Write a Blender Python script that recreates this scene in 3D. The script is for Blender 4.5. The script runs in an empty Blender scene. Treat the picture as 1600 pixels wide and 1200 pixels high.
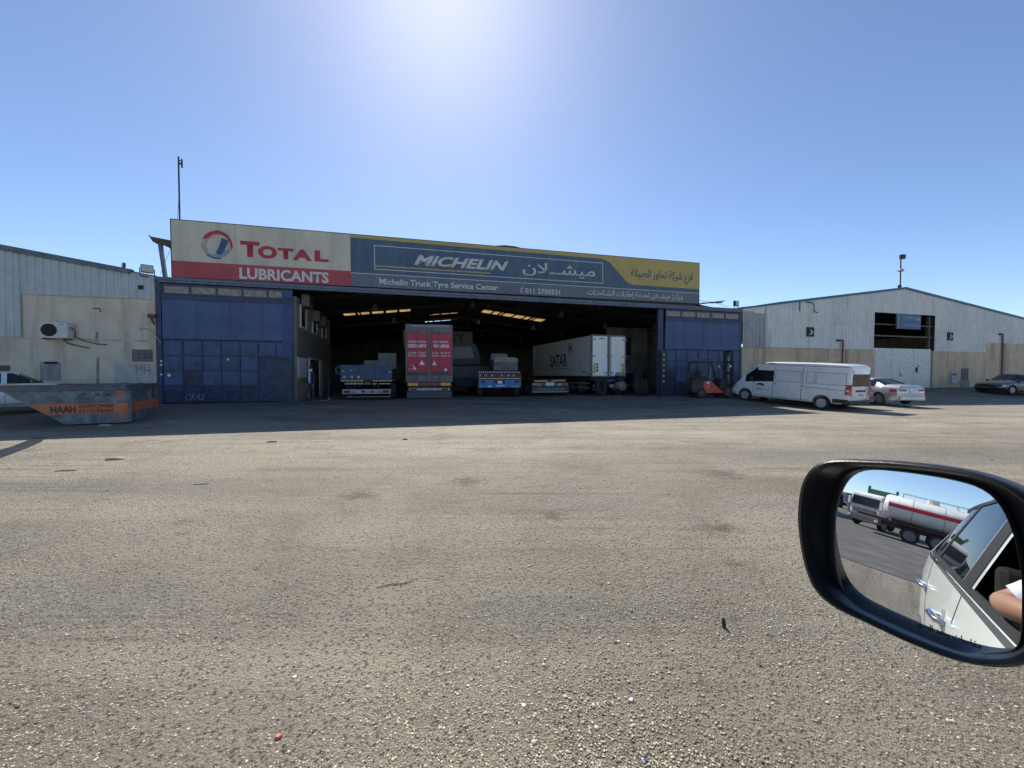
import bpy, bmesh, math, random
import numpy as np
from mathutils import Vector, Matrix, noise

random.seed(7)
R = math.radians
SC = bpy.context.scene
COL = SC.collection

# ------------------------------------------------------------------ camera, sky, sun, exposure
CAMZ = 1.34
cam_data = bpy.data.cameras.new('camera')
cam_data.sensor_width = 36.0
cam_data.lens = 36.0 * 620 / 1600
cam_data.clip_start = 0.02
cam_data.clip_end = 3000
camera = bpy.data.objects.new('camera', cam_data)
COL.objects.link(camera)
camera.location = (0, 0, CAMZ)
camera.rotation_euler = (R(90 - 1.3), 0, 0)
SC.camera = camera

SUN_EL, SUN_AZ = R(46.0), R(-10)        # azimuth measured from +Y towards +X
world = bpy.data.worlds.new('World')
SC.world = world
world.use_nodes = True
wn = world.node_tree.nodes
sky = wn.new('ShaderNodeTexSky')
sky.sky_type = 'NISHITA'
sky.sun_disc = False
sky.sun_elevation = SUN_EL
sky.sun_rotation = SUN_AZ
sky.altitude = 0
sky.air_density = 0.7
sky.dust_density = 0.26
sky.ozone_density = 2.5
wn['Background'].inputs[1].default_value = 0.142
hs = wn.new('ShaderNodeHueSaturation'); hs.inputs['Saturation'].default_value = 1.02
world.node_tree.links.new(sky.outputs[0], hs.inputs['Color']); world.node_tree.links.new(hs.outputs[0], wn['Background'].inputs[0])

sun_data = bpy.data.lights.new('sun', 'SUN')
sun_data.energy = 5.0
sun_data.angle = R(0.5)
sun_data.color = (1.0, 0.94, 0.83)
sun = bpy.data.objects.new('sun', sun_data)
COL.objects.link(sun)
SDIR = Vector((math.sin(SUN_AZ) * math.cos(SUN_EL), math.cos(SUN_AZ) * math.cos(SUN_EL), math.sin(SUN_EL)))
sun.rotation_euler = SDIR.to_track_quat('Z', 'Y').to_euler()
SC.view_settings.view_transform = 'Standard'
SC.view_settings.look = 'None'
SC.view_settings.gamma = 1
SC.view_settings.exposure = 0.3
SC.view_settings.use_curve_mapping = False

# ------------------------------------------------------------------ frames
O = Vector((-15.7, 18.5, 0.0))                  # foot of the billboard's left end
FANG = math.atan2(7.8, 28.1)
EU = Vector((math.cos(FANG), math.sin(FANG), 0))
EW = Vector((-math.sin(FANG), math.cos(FANG), 0))
CAM = Vector((0, 0, CAMZ))
PT = R(1.3)

def FW(u, w, z=0.0):
    p = O + EU * u + EW * w
    return Vector((p.x, p.y, z))

def ray(px, py):
    a = (px - 800) / 620; v = (600 - py) / 620
    return Vector((a, math.cos(PT) + v * math.sin(PT), v * math.cos(PT) - math.sin(PT)))

def fac(px, py, w=0.0):
    """measured pixel of the photograph -> (u, z) on the facade plane"""
    d = ray(px, py)
    t = ((O - CAM).dot(EW) + w) / d.dot(EW)
    p = CAM + d * t
    return ((p - O).dot(EU), p.z)

def at(px, py, Y):
    d = ray(px, py)
    return CAM + d * (Y / d.y)

def sstep(t):
    t = max(0.0, min(1.0, t)); return t * t * (3 - 2 * t)

def gz(x, y):
    p = Vector((x, y, 0)) - O
    u, w = p.dot(EU), p.dot(EW)
    z = -0.37 * sstep((-w - 0.8) / 7.2)
    z += 0.30 * sstep((u - 34) / 10) * sstep(1 + w / 6.0)
    if w < -8: z += 0.015 * noise.noise(Vector((x * .25, y * .25, 3))) * min(1, (-w - 8) / 3)
    return z

# ------------------------------------------------------------------ materials
MATS = {}
def L(c): return c if isinstance(c, tuple) else (c, c, c)

def mat(name, col, rough=0.6, metal=0.0, var=0.12, scale=3.0, bump=0.0, bscale=40.0, dirt=None, dirt_amt=0.5, dirt_scale=1.2,
        streak=False, spec=0.5, trans=0.0, emit=None, coat=0.0):
    if name in MATS: return MATS[name]
    m = bpy.data.materials.new(name); m.use_nodes = True
    nt = m.node_tree; N = nt.nodes; K = nt.links
    b = N['Principled BSDF']
    col = L(col)
    tc = N.new('ShaderNodeTexCoord'); src = tc.outputs['Object']
    n1 = N.new('ShaderNodeTexNoise'); n1.inputs['Scale'].default_value = scale; n1.inputs['Detail'].default_value = 8
    K.new(src, n1.inputs['Vector'])
    r1 = N.new('ShaderNodeValToRGB')
    lo = tuple(max(0, c * (1 - var)) for c in col) + (1,); hi = tuple(min(1, c * (1 + var)) for c in col) + (1,)
    r1.color_ramp.elements[0].color = lo; r1.color_ramp.elements[1].color = hi
    r1.color_ramp.elements[0].position = .3; r1.color_ramp.elements[1].position = .7
    K.new(n1.outputs[0], r1.inputs[0])
    out = r1.outputs[0]
    if dirt is not None:
        mp = N.new('ShaderNodeMapping')
        mp.inputs['Scale'].default_value = (1, 1, 0.12) if streak else (1, 1, 1)
        K.new(src, mp.inputs[0])
        n2 = N.new('ShaderNodeTexNoise'); n2.inputs['Scale'].default_value = dirt_scale; n2.inputs['Detail'].default_value = 10
        n2.inputs['Roughness'].default_value = .65
        K.new(mp.outputs[0], n2.inputs['Vector'])
        r2 = N.new('ShaderNodeValToRGB')
        r2.color_ramp.elements[0].position = .62 - .25 * dirt_amt; r2.color_ramp.elements[1].position = .80 - .2 * dirt_amt
        r2.color_ramp.elements[0].color = (0, 0, 0, 1); r2.color_ramp.elements[1].color = (dirt_amt + .2,) * 3 + (1,)
        K.new(n2.outputs[0], r2.inputs[0])
        mx = N.new('ShaderNodeMix'); mx.data_type = 'RGBA'
        K.new(r2.outputs[0], mx.inputs[0]); K.new(out, mx.inputs[6]); mx.inputs[7].default_value = L(dirt) + (1,)
        out = mx.outputs[2]
    K.new(out, b.inputs['Base Color'])
    b.inputs['Metallic'].default_value = metal
    b.inputs['Specular IOR Level'].default_value = spec
    if coat: b.inputs['Coat Weight'].default_value = coat; b.inputs['Coat Roughness'].default_value = .05
    rr = N.new('ShaderNodeMapRange'); rr.inputs[3].default_value = max(0.02, rough - .08); rr.inputs[4].default_value = min(1, rough + .08)
    K.new(n1.outputs[0], rr.inputs[0]); K.new(rr.outputs[0], b.inputs['Roughness'])
    if bump:
        n3 = N.new('ShaderNodeTexNoise'); n3.inputs['Scale'].default_value = bscale; n3.inputs['Detail'].default_value = 6
        K.new(src, n3.inputs['Vector'])
        bp = N.new('ShaderNodeBump'); bp.inputs['Strength'].default_value = bump; bp.inputs['Distance'].default_value = .02
        K.new(n3.outputs[0], bp.inputs['Height']); K.new(bp.outputs[0], b.inputs['Normal'])
    if emit:
        b.inputs['Emission Color'].default_value = L(emit[0]) + (1,); b.inputs['Emission Strength'].default_value = emit[1]
    MATS[name] = m
    return m

def glass_mat(name, tint=(.02, .025, .03), mixf=.55, rough=.02):
    if name in MATS: return MATS[name]
    m = bpy.data.materials.new(name); m.use_nodes = True
    nt = m.node_tree; N = nt.nodes; K = nt.links
    for n in list(N): N.remove(n)
    o = N.new('ShaderNodeOutputMaterial'); mix = N.new('ShaderNodeMixShader'); fr = N.new('ShaderNodeFresnel')
    tr = N.new('ShaderNodeBsdfTransparent'); gl = N.new('ShaderNodeBsdfGlossy'); df = N.new('ShaderNodeBsdfDiffuse')
    tr.inputs[0].default_value = (.35, .4, .38, 1); df.inputs[0].default_value = tint + (1,)
    gl.inputs['Roughness'].default_value = rough; fr.inputs[0].default_value = 1.5
    m1 = N.new('ShaderNodeMixShader'); m1.inputs[0].default_value = mixf
    K.new(tr.outputs[0], m1.inputs[1]); K.new(df.outputs[0], m1.inputs[2])
    K.new(fr.outputs[0], mix.inputs[0]); K.new(m1.outputs[0], mix.inputs[1]); K.new(gl.outputs[0], mix.inputs[2])
    K.new(mix.outputs[0], o.inputs[0])
    MATS[name] = m
    return m

def skylight_mat():
    m = bpy.data.materials.new('fibreglass'); m.use_nodes = True
    nt = m.node_tree; N = nt.nodes; K = nt.links
    for n in list(N): N.remove(n)
    o = N.new('ShaderNodeOutputMaterial'); t = N.new('ShaderNodeBsdfTranslucent'); d = N.new('ShaderNodeBsdfDiffuse')
    t.inputs[0].default_value = (.62, .47, .26, 1); d.inputs[0].default_value = (.4, .35, .25, 1)
    mx = N.new('ShaderNodeMixShader'); mx.inputs[0].default_value = .25
    nz = N.new('ShaderNodeTexNoise'); nz.inputs['Scale'].default_value = 2.0
    rp = N.new('ShaderNodeValToRGB'); rp.color_ramp.elements[0].color = (.55, .42, .24, 1); rp.color_ramp.elements[1].color = (.95, .78, .50, 1)
    K.new(nz.outputs[0], rp.inputs[0]); K.new(rp.outputs[0], t.inputs[0])
    K.new(t.outputs[0], mx.inputs[1]); K.new(d.outputs[0], mx.inputs[2]); K.new(mx.outputs[0], o.inputs[0])
    return m

# ------------------------------------------------------------------ mesh helpers
class MB:
    def __init__(s): s.v = []; s.f = []; s.m = []
    def add(s, vs, fs, mi=0):
        o = len(s.v); s.v += [tuple(v) for v in vs]; s.f += [tuple(i + o for i in f) for f in fs]; s.m += [mi] * len(fs); return s
    def box(s, x0, x1, y0, y1, z0, z1, mi=0):
        if x1 < x0: x0, x1 = x1, x0
        if y1 < y0: y0, y1 = y1, y0
        if z1 < z0: z0, z1 = z1, z0
        return s.add([(x0, y0, z0), (x1, y0, z0), (x1, y1, z0), (x0, y1, z0), (x0, y0, z1), (x1, y0, z1), (x1, y1, z1), (x0, y1, z1)],
                     [(0, 3, 2, 1), (4, 5, 6, 7), (0, 1, 5, 4), (1, 2, 6, 5), (2, 3, 7, 6), (3, 0, 4, 7)], mi)
    def bar(s, p0, p1, w, h=None, mi=0):
        """square-section bar between two points"""
        h = h or w
        p0 = Vector(p0); p1 = Vector(p1); d = (p1 - p0).normalized()
        up = Vector((0, 0, 1)) if abs(d.z) < .95 else Vector((0, 1, 0))
        a = d.cross(up).normalized() * w / 2; b = a.cross(d).normalized() * h / 2
        vs = [p + sa * a + sb * b for p in (p0, p1) for sa, sb in ((-1, -1), (1, -1), (1, 1), (-1, 1))]
        return s.add(vs, [(0, 1, 2, 3), (7, 6, 5, 4), (0, 4, 5, 1), (1, 5, 6, 2), (2, 6, 7, 3), (3, 7, 4, 0)], mi)
    def tube(s, pts, r, n=8, mi=0):
        pts = [Vector(p) for p in pts]; k = len(pts); vs = []
        rs = r if isinstance(r, (list, tuple)) else [r] * k
        ref = None
        for i, p in enumerate(pts):
            d = (pts[min(i + 1, k - 1)] - pts[max(i - 1, 0)]).normalized()
            if ref is None: ref = Vector((0, 0, 1)) if abs(d.z) < .9 else Vector((1, 0, 0))
            a = d.cross(ref).normalized(); b = a.cross(d).normalized(); ref = b
            for j in range(n):
                t = 2 * math.pi * j / n; vs.append(p + (a * math.cos(t) + b * math.sin(t)) * rs[i])
        fs = [(i * n + j, i * n + (j + 1) % n, (i + 1) * n + (j + 1) % n, (i + 1) * n + j) for i in range(k - 1) for j in range(n)]
        fs += [tuple(range(n))[::-1], tuple((k - 1) * n + j for j in range(n))]
        return s.add(vs, fs, mi)
    def prism(s, poly, axis, a0, a1, mi=0):
        """polygon of 2D points extruded along axis ('x': (y,z), 'y': (x,z), 'z': (x,y))"""
        def P(p, a): return {'x': (a, p[0], p[1]), 'y': (p[0], a, p[1]), 'z': (p[0], p[1], a)}[axis]
        n = len(poly); vs = [P(p, a0) for p in poly] + [P(p, a1) for p in poly]
        fs = [tuple(range(n))[::-1], tuple(range(n, 2 * n))] + [(i, (i + 1) % n, n + (i + 1) % n, n + i) for i in range(n)]
        return s.add(vs, fs, mi)
    def lathe(s, prof, c, axis='z', n=24, mi=0):
        c = Vector(c); vs = []
        for r, h in prof:
            for j in range(n):
                t = 2 * math.pi * j / n; a, b = r * math.cos(t), r * math.sin(t)
                vs.append(c + {'x': Vector((h, a, b)), 'y': Vector((a, h, b)), 'z': Vector((a, b, h))}[axis])
        k = len(prof)
        fs = [(i * n + j, i * n + (j + 1) % n, (i + 1) * n + (j + 1) % n, (i + 1) * n + j) for i in range(k - 1) for j in range(n)]
        fs += [tuple(range(n))[::-1], tuple((k - 1) * n + j for j in range(n))]
        return s.add(vs, fs, mi)
    def quad(s, a, b, c, d, mi=0): return s.add([a, b, c, d], [(0, 1, 2, 3)], mi)
    def build(s, name, mats, parent=None, smooth=None, bevel=0, loc=None, fix=True):
        me = bpy.data.meshes.new(name)
        me.from_pydata([tuple(v) for v in s.v], [], s.f)
        if not isinstance(mats, (list, tuple)): mats = [mats]
        for m in mats: me.materials.append(m)
        me.polygons.foreach_set('material_index', s.m)
        if fix:
            bm = bmesh.new(); bm.from_mesh(me); bmesh.ops.recalc_face_normals(bm, faces=bm.faces); bm.to_mesh(me); bm.free()
        if smooth is not None:
            me.shade_smooth()
            me.set_sharp_from_angle(angle=R(smooth))
        me.update()
        o = bpy.data.objects.new(name, me); COL.objects.link(o)
        if parent is not None: o.parent = parent
        if loc is not None: o.location = loc
        if bevel:
            b = o.modifiers.new('bevel', 'BEVEL'); b.width = bevel; b.segments = 2; b.limit_method = 'ANGLE'; b.angle_limit = R(40)
        return o

def box(name, m, parent, x0, x1, y0, y1, z0, z1, bevel=0):
    return MB().box(x0, x1, y0, y1, z0, z1).build(name, m, parent, bevel=bevel)

def tag(o, label=None, cat=None, group=None, kind=None):
    if label: o['label'] = label
    if cat: o['category'] = cat
    if group: o['group'] = group
    if kind: o['kind'] = kind
    return o

def thing(name, label, cat, loc=(0, 0, 0), rotz=0.0, group=None, pitch=0.0, roll=0.0):
    o = bpy.data.objects.new(name, None); COL.objects.link(o)
    o.empty_display_size = .3
    o.location = loc
    o.rotation_euler = (Matrix.Rotation(rotz, 3, 'Z') @ Matrix.Rotation(-pitch, 3, 'Y') @ Matrix.Rotation(roll, 3, 'X')).to_euler()
    return tag(o, label, cat, group)

def fthing(name, label, cat, u=0, w=0, z=0, turn=0.0, group=None):
    return thing(name, label, cat, FW(u, w, z), FANG + turn, group)

def copy_tree(o, parent=None):
    c = o.copy(); COL.objects.link(c)
    if parent is not None: c.parent = parent
    for ch in list(o.children): copy_tree(ch, c)
    return c

# ------------------------------------------------------------------ lettering
AR = {'ا': (0xFE8D, 0xFE8E), 'إ': (0xFE87, 0xFE88), 'ب': (0xFE8F, 0xFE90, 0xFE91, 0xFE92), 'ة': (0xFE93, 0xFE94),
      'ت': (0xFE95, 0xFE96, 0xFE97, 0xFE98), 'ح': (0xFEA1, 0xFEA2, 0xFEA3, 0xFEA4), 'خ': (0xFEA5, 0xFEA6, 0xFEA7, 0xFEA8),
      'د': (0xFEA9, 0xFEAA), 'ر': (0xFEAD, 0xFEAE), 'ز': (0xFEAF, 0xFEB0), 'س': (0xFEB1, 0xFEB2, 0xFEB3, 0xFEB4),
      'ش': (0xFEB5, 0xFEB6, 0xFEB7, 0xFEB8), 'ص': (0xFEB9, 0xFEBA, 0xFEBB, 0xFEBC), 'ط': (0xFEC1, 0xFEC2, 0xFEC3, 0xFEC4),
      'ع': (0xFEC9, 0xFECA, 0xFECB, 0xFECC), 'ف': (0xFED1, 0xFED2, 0xFED3, 0xFED4), 'ق': (0xFED5, 0xFED6, 0xFED7, 0xFED8),
      'ك': (0xFED9, 0xFEDA, 0xFEDB, 0xFEDC), 'ل': (0xFEDD, 0xFEDE, 0xFEDF, 0xFEE0), 'م': (0xFEE1, 0xFEE2, 0xFEE3, 0xFEE4),
      'ن': (0xFEE5, 0xFEE6, 0xFEE7, 0xFEE8), 'و': (0xFEED, 0xFEEE), 'ي': (0xFEF1, 0xFEF2, 0xFEF3, 0xFEF4),
      'Q': (0xFEFB, 0xFEFC), 'ـ': (0x640, 0x640, 0x640, 0x640)}
def arabic(t):
    t = t.replace('لا', 'Q'); out = []
    for i, ch in enumerate(t):
        if ch not in AR: out.append(ch); continue
        prev = i > 0 and t[i - 1] in AR and len(AR[t[i - 1]]) == 4
        nxt = i < len(t) - 1 and t[i + 1] in AR and len(AR[ch]) == 4
        f = AR[ch]
        k = 3 if (prev and nxt) else 1 if prev else 2 if nxt else 0
        out.append(chr(f[k]))
    return ''.join(reversed(out))

def text(body, name, m, parent, box4, y=0.0, bold=0.0, shear=0.0, extrude=0.003, facing='-y', slant=0.0, space=1.0):
    """lettering fitted into (a0, z0, a1, z1) on a plane; facing -y: a=x; facing +x/-x: a=y; facing +y"""
    cu = bpy.data.curves.new('lettering', 'FONT'); cu.body = body; cu.offset = bold; cu.shear = shear; cu.resolution_u = 3
    cu.space_character = space
    o = bpy.data.objects.new('lettering', cu); COL.objects.link(o)
    dg = bpy.context.evaluated_depsgraph_get(); dg.update()
    me = bpy.data.meshes.new_from_object(o.evaluated_get(dg))
    bpy.data.objects.remove(o); bpy.data.curves.remove(cu)
    n = len(me.vertices); co = np.empty(n * 3, np.float32); me.vertices.foreach_get('co', co); co = co.reshape(-1, 3)
    mn, mxx = co.min(0), co.max(0)
    a0, z0, a1, z1 = box4
    s = (co[:, 0] - mn[0]) / (mxx[0] - mn[0]); t = (co[:, 1] - mn[1]) / (mxx[1] - mn[1])
    A = a0 + s * (a1 - a0); Z = z0 + t * (z1 - z0) + slant * s
    if facing == '-y': c2 = np.stack([A, np.full(n, y), Z], 1)
    elif facing == '+y': c2 = np.stack([A, np.full(n, y), Z], 1)
    else: c2 = np.stack([np.full(n, y), A, Z], 1)
    me.vertices.foreach_set('co', c2.astype(np.float32).ravel())
    bm = bmesh.new(); bm.from_mesh(me)
    want = {'-y': Vector((0, -1, 0)), '+y': Vector((0, 1, 0)), '+x': Vector((1, 0, 0)), '-x': Vector((-1, 0, 0))}[facing]
    for f in bm.faces:
        f.normal_update()
        if f.normal.dot(want) < 0: f.normal_flip()
    bm.to_mesh(me); bm.free()
    me.materials.clear(); me.materials.append(m); me.update()
    me.name = name
    ob = bpy.data.objects.new(name, me); COL.objects.link(ob); ob.parent = parent
    if extrude > .015:
        so = ob.modifiers.new('thick', 'SOLIDIFY'); so.thickness = extrude; so.offset = 0.0
    return ob
# ------------------------------------------------------------------ ground
def lane_inv(x): return (0.35, 0.35, 0.35)

def ground_mat(name, base1, base2, dark=1.0):
    m = bpy.data.materials.new(name); m.use_nodes = True
    nt = m.node_tree; N = nt.nodes; K = nt.links; b = N['Principled BSDF']
    tc = N.new('ShaderNodeTexCoord'); src = tc.outputs['Object']
    def nz(scale, detail=8, rough=.6, vec=None):
        n = N.new('ShaderNodeTexNoise'); n.inputs['Scale'].default_value = scale; n.inputs['Detail'].default_value = detail
        n.inputs['Roughness'].default_value = rough; K.new(vec or src, n.inputs['Vector']); return n.outputs[0]
    def ramp(inp, stops):
        r = N.new('ShaderNodeValToRGB'); e = r.color_ramp.elements
        e[0].position, e[0].color = stops[0][0], L(stops[0][1]) + (1,); e[1].position, e[1].color = stops[-1][0], L(stops[-1][1]) + (1,)
        for p, c in stops[1:-1]: q = e.new(p); q.color = L(c) + (1,)
        K.new(inp, r.inputs[0]); return r.outputs[0]
    def mix(f, a, c, mode='MIX'):
        x = N.new('ShaderNodeMix'); x.data_type = 'RGBA'; x.blend_type = mode
        for s, v in ((0, f), (6, a), (7, c)):
            if isinstance(v, (int, float)): x.inputs[s].default_value = v
            elif isinstance(v, tuple): x.inputs[s].default_value = v + (1,)
            else: K.new(v, x.inputs[s])
        return x.outputs[2]
    mp = N.new('ShaderNodeMapping'); mp.inputs['Rotation'].default_value = (0, 0, -FANG - .12); mp.inputs['Scale'].default_value = (.28, 1, 1)
    K.new(src, mp.inputs[0])
    big = nz(.35, 7, .62); streak = nz(.9, 8, .62, mp.outputs[0])
    c = mix(ramp(big, [(.36, 0.0), (.64, 1.0)]), base1, base2)
    # smooth pale dust lies in a lane in front of the buildings; coarse worn asphalt nearer the road
    sp = N.new('ShaderNodeSeparateXYZ'); rot = N.new('ShaderNodeMapping'); rot.vector_type = 'TEXTURE'
    rot.inputs['Location'].default_value = tuple(O); rot.inputs['Rotation'].default_value = (0, 0, FANG); K.new(src, rot.inputs[0]); K.new(rot.outputs[0], sp.inputs[0])
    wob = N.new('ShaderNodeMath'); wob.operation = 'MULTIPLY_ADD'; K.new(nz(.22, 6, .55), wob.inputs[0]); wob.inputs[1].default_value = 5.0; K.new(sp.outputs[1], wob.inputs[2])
    lane = N.new('ShaderNodeMapRange'); lane.interpolation_type = 'SMOOTHSTEP'; K.new(wob.outputs[0], lane.inputs[0])
    lane.inputs[1].default_value = -14.5; lane.inputs[2].default_value = -9.5
    lane = lane.outputs[0]
    near = N.new('ShaderNodeMath'); near.operation = 'SUBTRACT'; near.inputs[0].default_value = 1.0; K.new(lane, near.inputs[1]); near = near.outputs[0]
    apron_shade = N.new('ShaderNodeMapRange'); apron_shade.interpolation_type = 'SMOOTHSTEP'; K.new(wob.outputs[0], apron_shade.inputs[0]); apron_shade.inputs[1].default_value = -8.5; apron_shade.inputs[2].default_value = 0.5  # mask for shade painted into the ground colour, deepening towards the hall doors
    c = mix(lane, c, mix(ramp(nz(.8, 8, .6, mp.outputs[0]), [(.38, 0.0), (.62, 1.0)]), tuple(x * 1.12 for x in base1), (.46, .41, .32)))
    c = mix(ramp(streak, [(.46, 0.0), (.66, .4)]), c, tuple(x * .78 for x in base2))
    mid = nz(1.7, 10, .75)
    c = mix(ramp(mid, [(.55, 0.0), (.72, .55)]), c, (.115 * dark, .10 * dark, .08 * dark))
    # pale dust drifting along wheel paths
    mp2 = N.new('ShaderNodeMapping'); mp2.inputs['Rotation'].default_value = (0, 0, -FANG + .25); mp2.inputs['Scale'].default_value = (.12, .7, 1)
    K.new(src, mp2.inputs[0])
    c = mix(ramp(nz(1.1, 5, .5, mp2.outputs[0]), [(.52, 0.0), (.68, .6)]), c, tuple(min(1, x * 1.35) for x in base1))
    # long faint wheel tracks and scrapes
    for rz, sx, th in ((.10, .035, .60), (-.32, .05, .64), (.55, .06, .655)):
        m3 = N.new('ShaderNodeMapping'); m3.inputs['Rotation'].default_value = (0, 0, -FANG + rz); m3.inputs['Scale'].default_value = (sx, 1.6, 1); K.new(src, m3.inputs[0])
        c = mix(mix(1.0, ramp(nz(2.6, 5, .6, m3.outputs[0]), [(th - .03, 0.0), (th, .5)]), ramp(nz(.3, 4, .6), [(.42, 0.0), (.6, 1.0)]), 'MULTIPLY'), c, (.12, .095, .07))
    # scrapes in the dust lane, brown and grey patches, a few spills
    m4 = N.new('ShaderNodeMapping'); m4.inputs['Rotation'].default_value = (0, 0, -FANG - .05); m4.inputs['Scale'].default_value = (.35, 2.2, 1); K.new(src, m4.inputs[0])
    c = mix(mix(1.0, lane, mix(1.0, ramp(nz(2.4, 7, .72, m4.outputs[0]), [(.57, 0.0), (.62, .8)]), ramp(nz(.45, 4, .6), [(.45, 0.0), (.58, 1.0)]), 'MULTIPLY'), 'MULTIPLY'), c, (.17, .125, .085))
    c = mix(ramp(nz(.75, 8, .7), [(.52, 0.0), (.66, .55)]), c, (.25, .185, .12))
    c = mix(ramp(nz(.9, 8, .7, mp2.outputs[0]), [(.50, 0.0), (.64, .5)]), c, (.20, .195, .175))
    sn = N.new('ShaderNodeTexNoise'); sn.inputs['Scale'].default_value = 9; sn.inputs['Detail'].default_value = 6; K.new(src, sn.inputs['Vector'])
    for sx_, sy_, sr_ in ((.96, 2.62, .10), (2.05, 3.55, .16), (1.55, 2.75, .07), (2.35, 4.4, .30), (-2.2, 5.6, .4), (-.75, 6.4, .5), (.5, 4.8, .25), (3.6, 6.8, .5)):
        dd = N.new('ShaderNodeVectorMath'); dd.operation = 'DISTANCE'; K.new(src, dd.inputs[0]); dd.inputs[1].default_value = (sx_, sy_, -.37)
        m5 = N.new('ShaderNodeMath'); m5.operation = 'MULTIPLY_ADD'; K.new(sn.outputs[0], m5.inputs[0]); m5.inputs[1].default_value = sr_ * 2.2; K.new(dd.outputs['Value'], m5.inputs[2])
        c = mix(ramp(m5.outputs[0], [(sr_ * 1.05, .8), (sr_ * 1.9, 0.0)]), c, (.10, .07, .045))
    # aggregate: two sizes of stone, pale and dark
    for sc, lo, hi, amt, dk in ((30, .66, .80, .75, .75), (110, .55, .80, .9, .7), (55, .66, .90, .9, .55)):
        vo = N.new('ShaderNodeTexVoronoi'); vo.inputs['Scale'].default_value = sc; K.new(src, vo.inputs['Vector'])
        sep = N.new('ShaderNodeSeparateColor'); K.new(vo.outputs['Color'], sep.inputs[0])
        inside = ramp(vo.outputs['Distance'], [(.26, 1.0), (.40, 0.0)])
        pale = ramp(sep.outputs[0], [(lo, 0.0), (lo + .04, amt)])
        mul = mix(1.0, inside, pale, 'MULTIPLY')
        stone = ramp(sep.outputs[1], [(0, (.34, .30, .25)), (.5, (.50, .47, .42)), (1, (.36, .27, .19))])
        c = mix(mix(1.0, mul, mix(.75, lane_inv(near), near), 'MULTIPLY'), c, stone)
        dkk = ramp(sep.outputs[2], [(1 - dk * .45, 0.0), (1 - dk * .45 + .03, .8)])
        c = mix(mix(1.0, inside, dkk, 'MULTIPLY'), c, (.07 * dark, .062 * dark, .052 * dark))
    # oily and rusty spots, then shade painted into the apron before the hall
    vo = N.new('ShaderNodeTexVoronoi'); vo.inputs['Scale'].default_value = .33
    dn = N.new('ShaderNodeMixRGB'); dn.inputs[0].default_value = .12; K.new(src, dn.inputs[1])
    nn = N.new('ShaderNodeTexNoise'); nn.inputs['Scale'].default_value = 3; K.new(src, nn.inputs['Vector']); K.new(nn.outputs[1], dn.inputs[2])
    K.new(dn.outputs[0], vo.inputs['Vector'])
    c = mix(ramp(vo.outputs['Distance'], [(.02, .5), (.06, 0.0)]), c, (.10, .07, .05))
    c = mix(mix(1.0, apron_shade.outputs[0], ramp(nz(.7, 8, .65, mp.outputs[0]), [(.25, .35), (.7, 1.0)]), 'MULTIPLY'), c, (.085, .08, .075))
    # cracks
    vc = N.new('ShaderNodeTexVoronoi'); vc.feature = 'DISTANCE_TO_EDGE'; vc.inputs['Scale'].default_value = .42; K.new(dn.outputs[0], vc.inputs['Vector'])
    ck = mix(1.0, ramp(vc.outputs['Distance'], [(.0, .45), (.004, 0.0)]), ramp(nz(.6), [(.5, 0.0), (.56, 1.0)]), 'MULTIPLY')
    c = mix(ck, c, (.06, .05, .04))
    K.new(c, b.inputs['Base Color']); b.inputs['Roughness'].default_value = .74; b.inputs['Specular IOR Level'].default_value = .4
    v2 = N.new('ShaderNodeTexVoronoi'); v2.inputs['Scale'].default_value = 70; K.new(src, v2.inputs['Vector'])
    n9 = nz(220, 4, .7); n8 = nz(9, 8, .7)
    ad = N.new('ShaderNodeMath'); ad.operation = 'MULTIPLY_ADD'; K.new(v2.outputs['Distance'], ad.inputs[0]); ad.inputs[1].default_value = -.9; K.new(n9, ad.inputs[2])
    a2 = N.new('ShaderNodeMath'); a2.operation = 'MULTIPLY_ADD'; K.new(n8, a2.inputs[0]); a2.inputs[1].default_value = 2.2; K.new(ad.outputs[0], a2.inputs[2])
    bp = N.new('ShaderNodeBump'); bp.inputs['Strength'].default_value = 1.0; bp.inputs['Distance'].default_value = .016
    a3 = N.new('ShaderNodeMath'); a3.operation = 'MULTIPLY_ADD'; K.new(nz(26, 5, .7), a3.inputs[0]); a3.inputs[1].default_value = 2.6; K.new(a2.outputs[0], a3.inputs[2])
    K.new(a3.outputs[0], bp.inputs['Height']); K.new(bp.outputs[0], b.inputs['Normal'])
    return m

def axis_steps():
    a = [-1500, -700, -350, -180, -110, -80]
    a += list(range(-60, 80, 2)) + [85, 110, 180, 350, 700, 1500]
    return a
gx = axis_steps(); gy = [-1500, -600, -250, -120, -80] + list(range(-60, -6, 3)) + [i * .8 for i in range(-7, 60)] + [50, 60, 80, 120, 250, 600, 1500]
verts = [(x, y, gz(x, y)) for y in gy for x in gx]
nx = len(gx)
faces = [(j * nx + i, j * nx + i + 1, (j + 1) * nx + i + 1, (j + 1) * nx + i) for j in range(len(gy) - 1) for i in range(nx - 1)]
g = MB(); g.add(verts, faces)
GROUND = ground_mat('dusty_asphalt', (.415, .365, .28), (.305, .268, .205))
go = g.build('ground', GROUND, smooth=60); tag(go, kind='structure')

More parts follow.
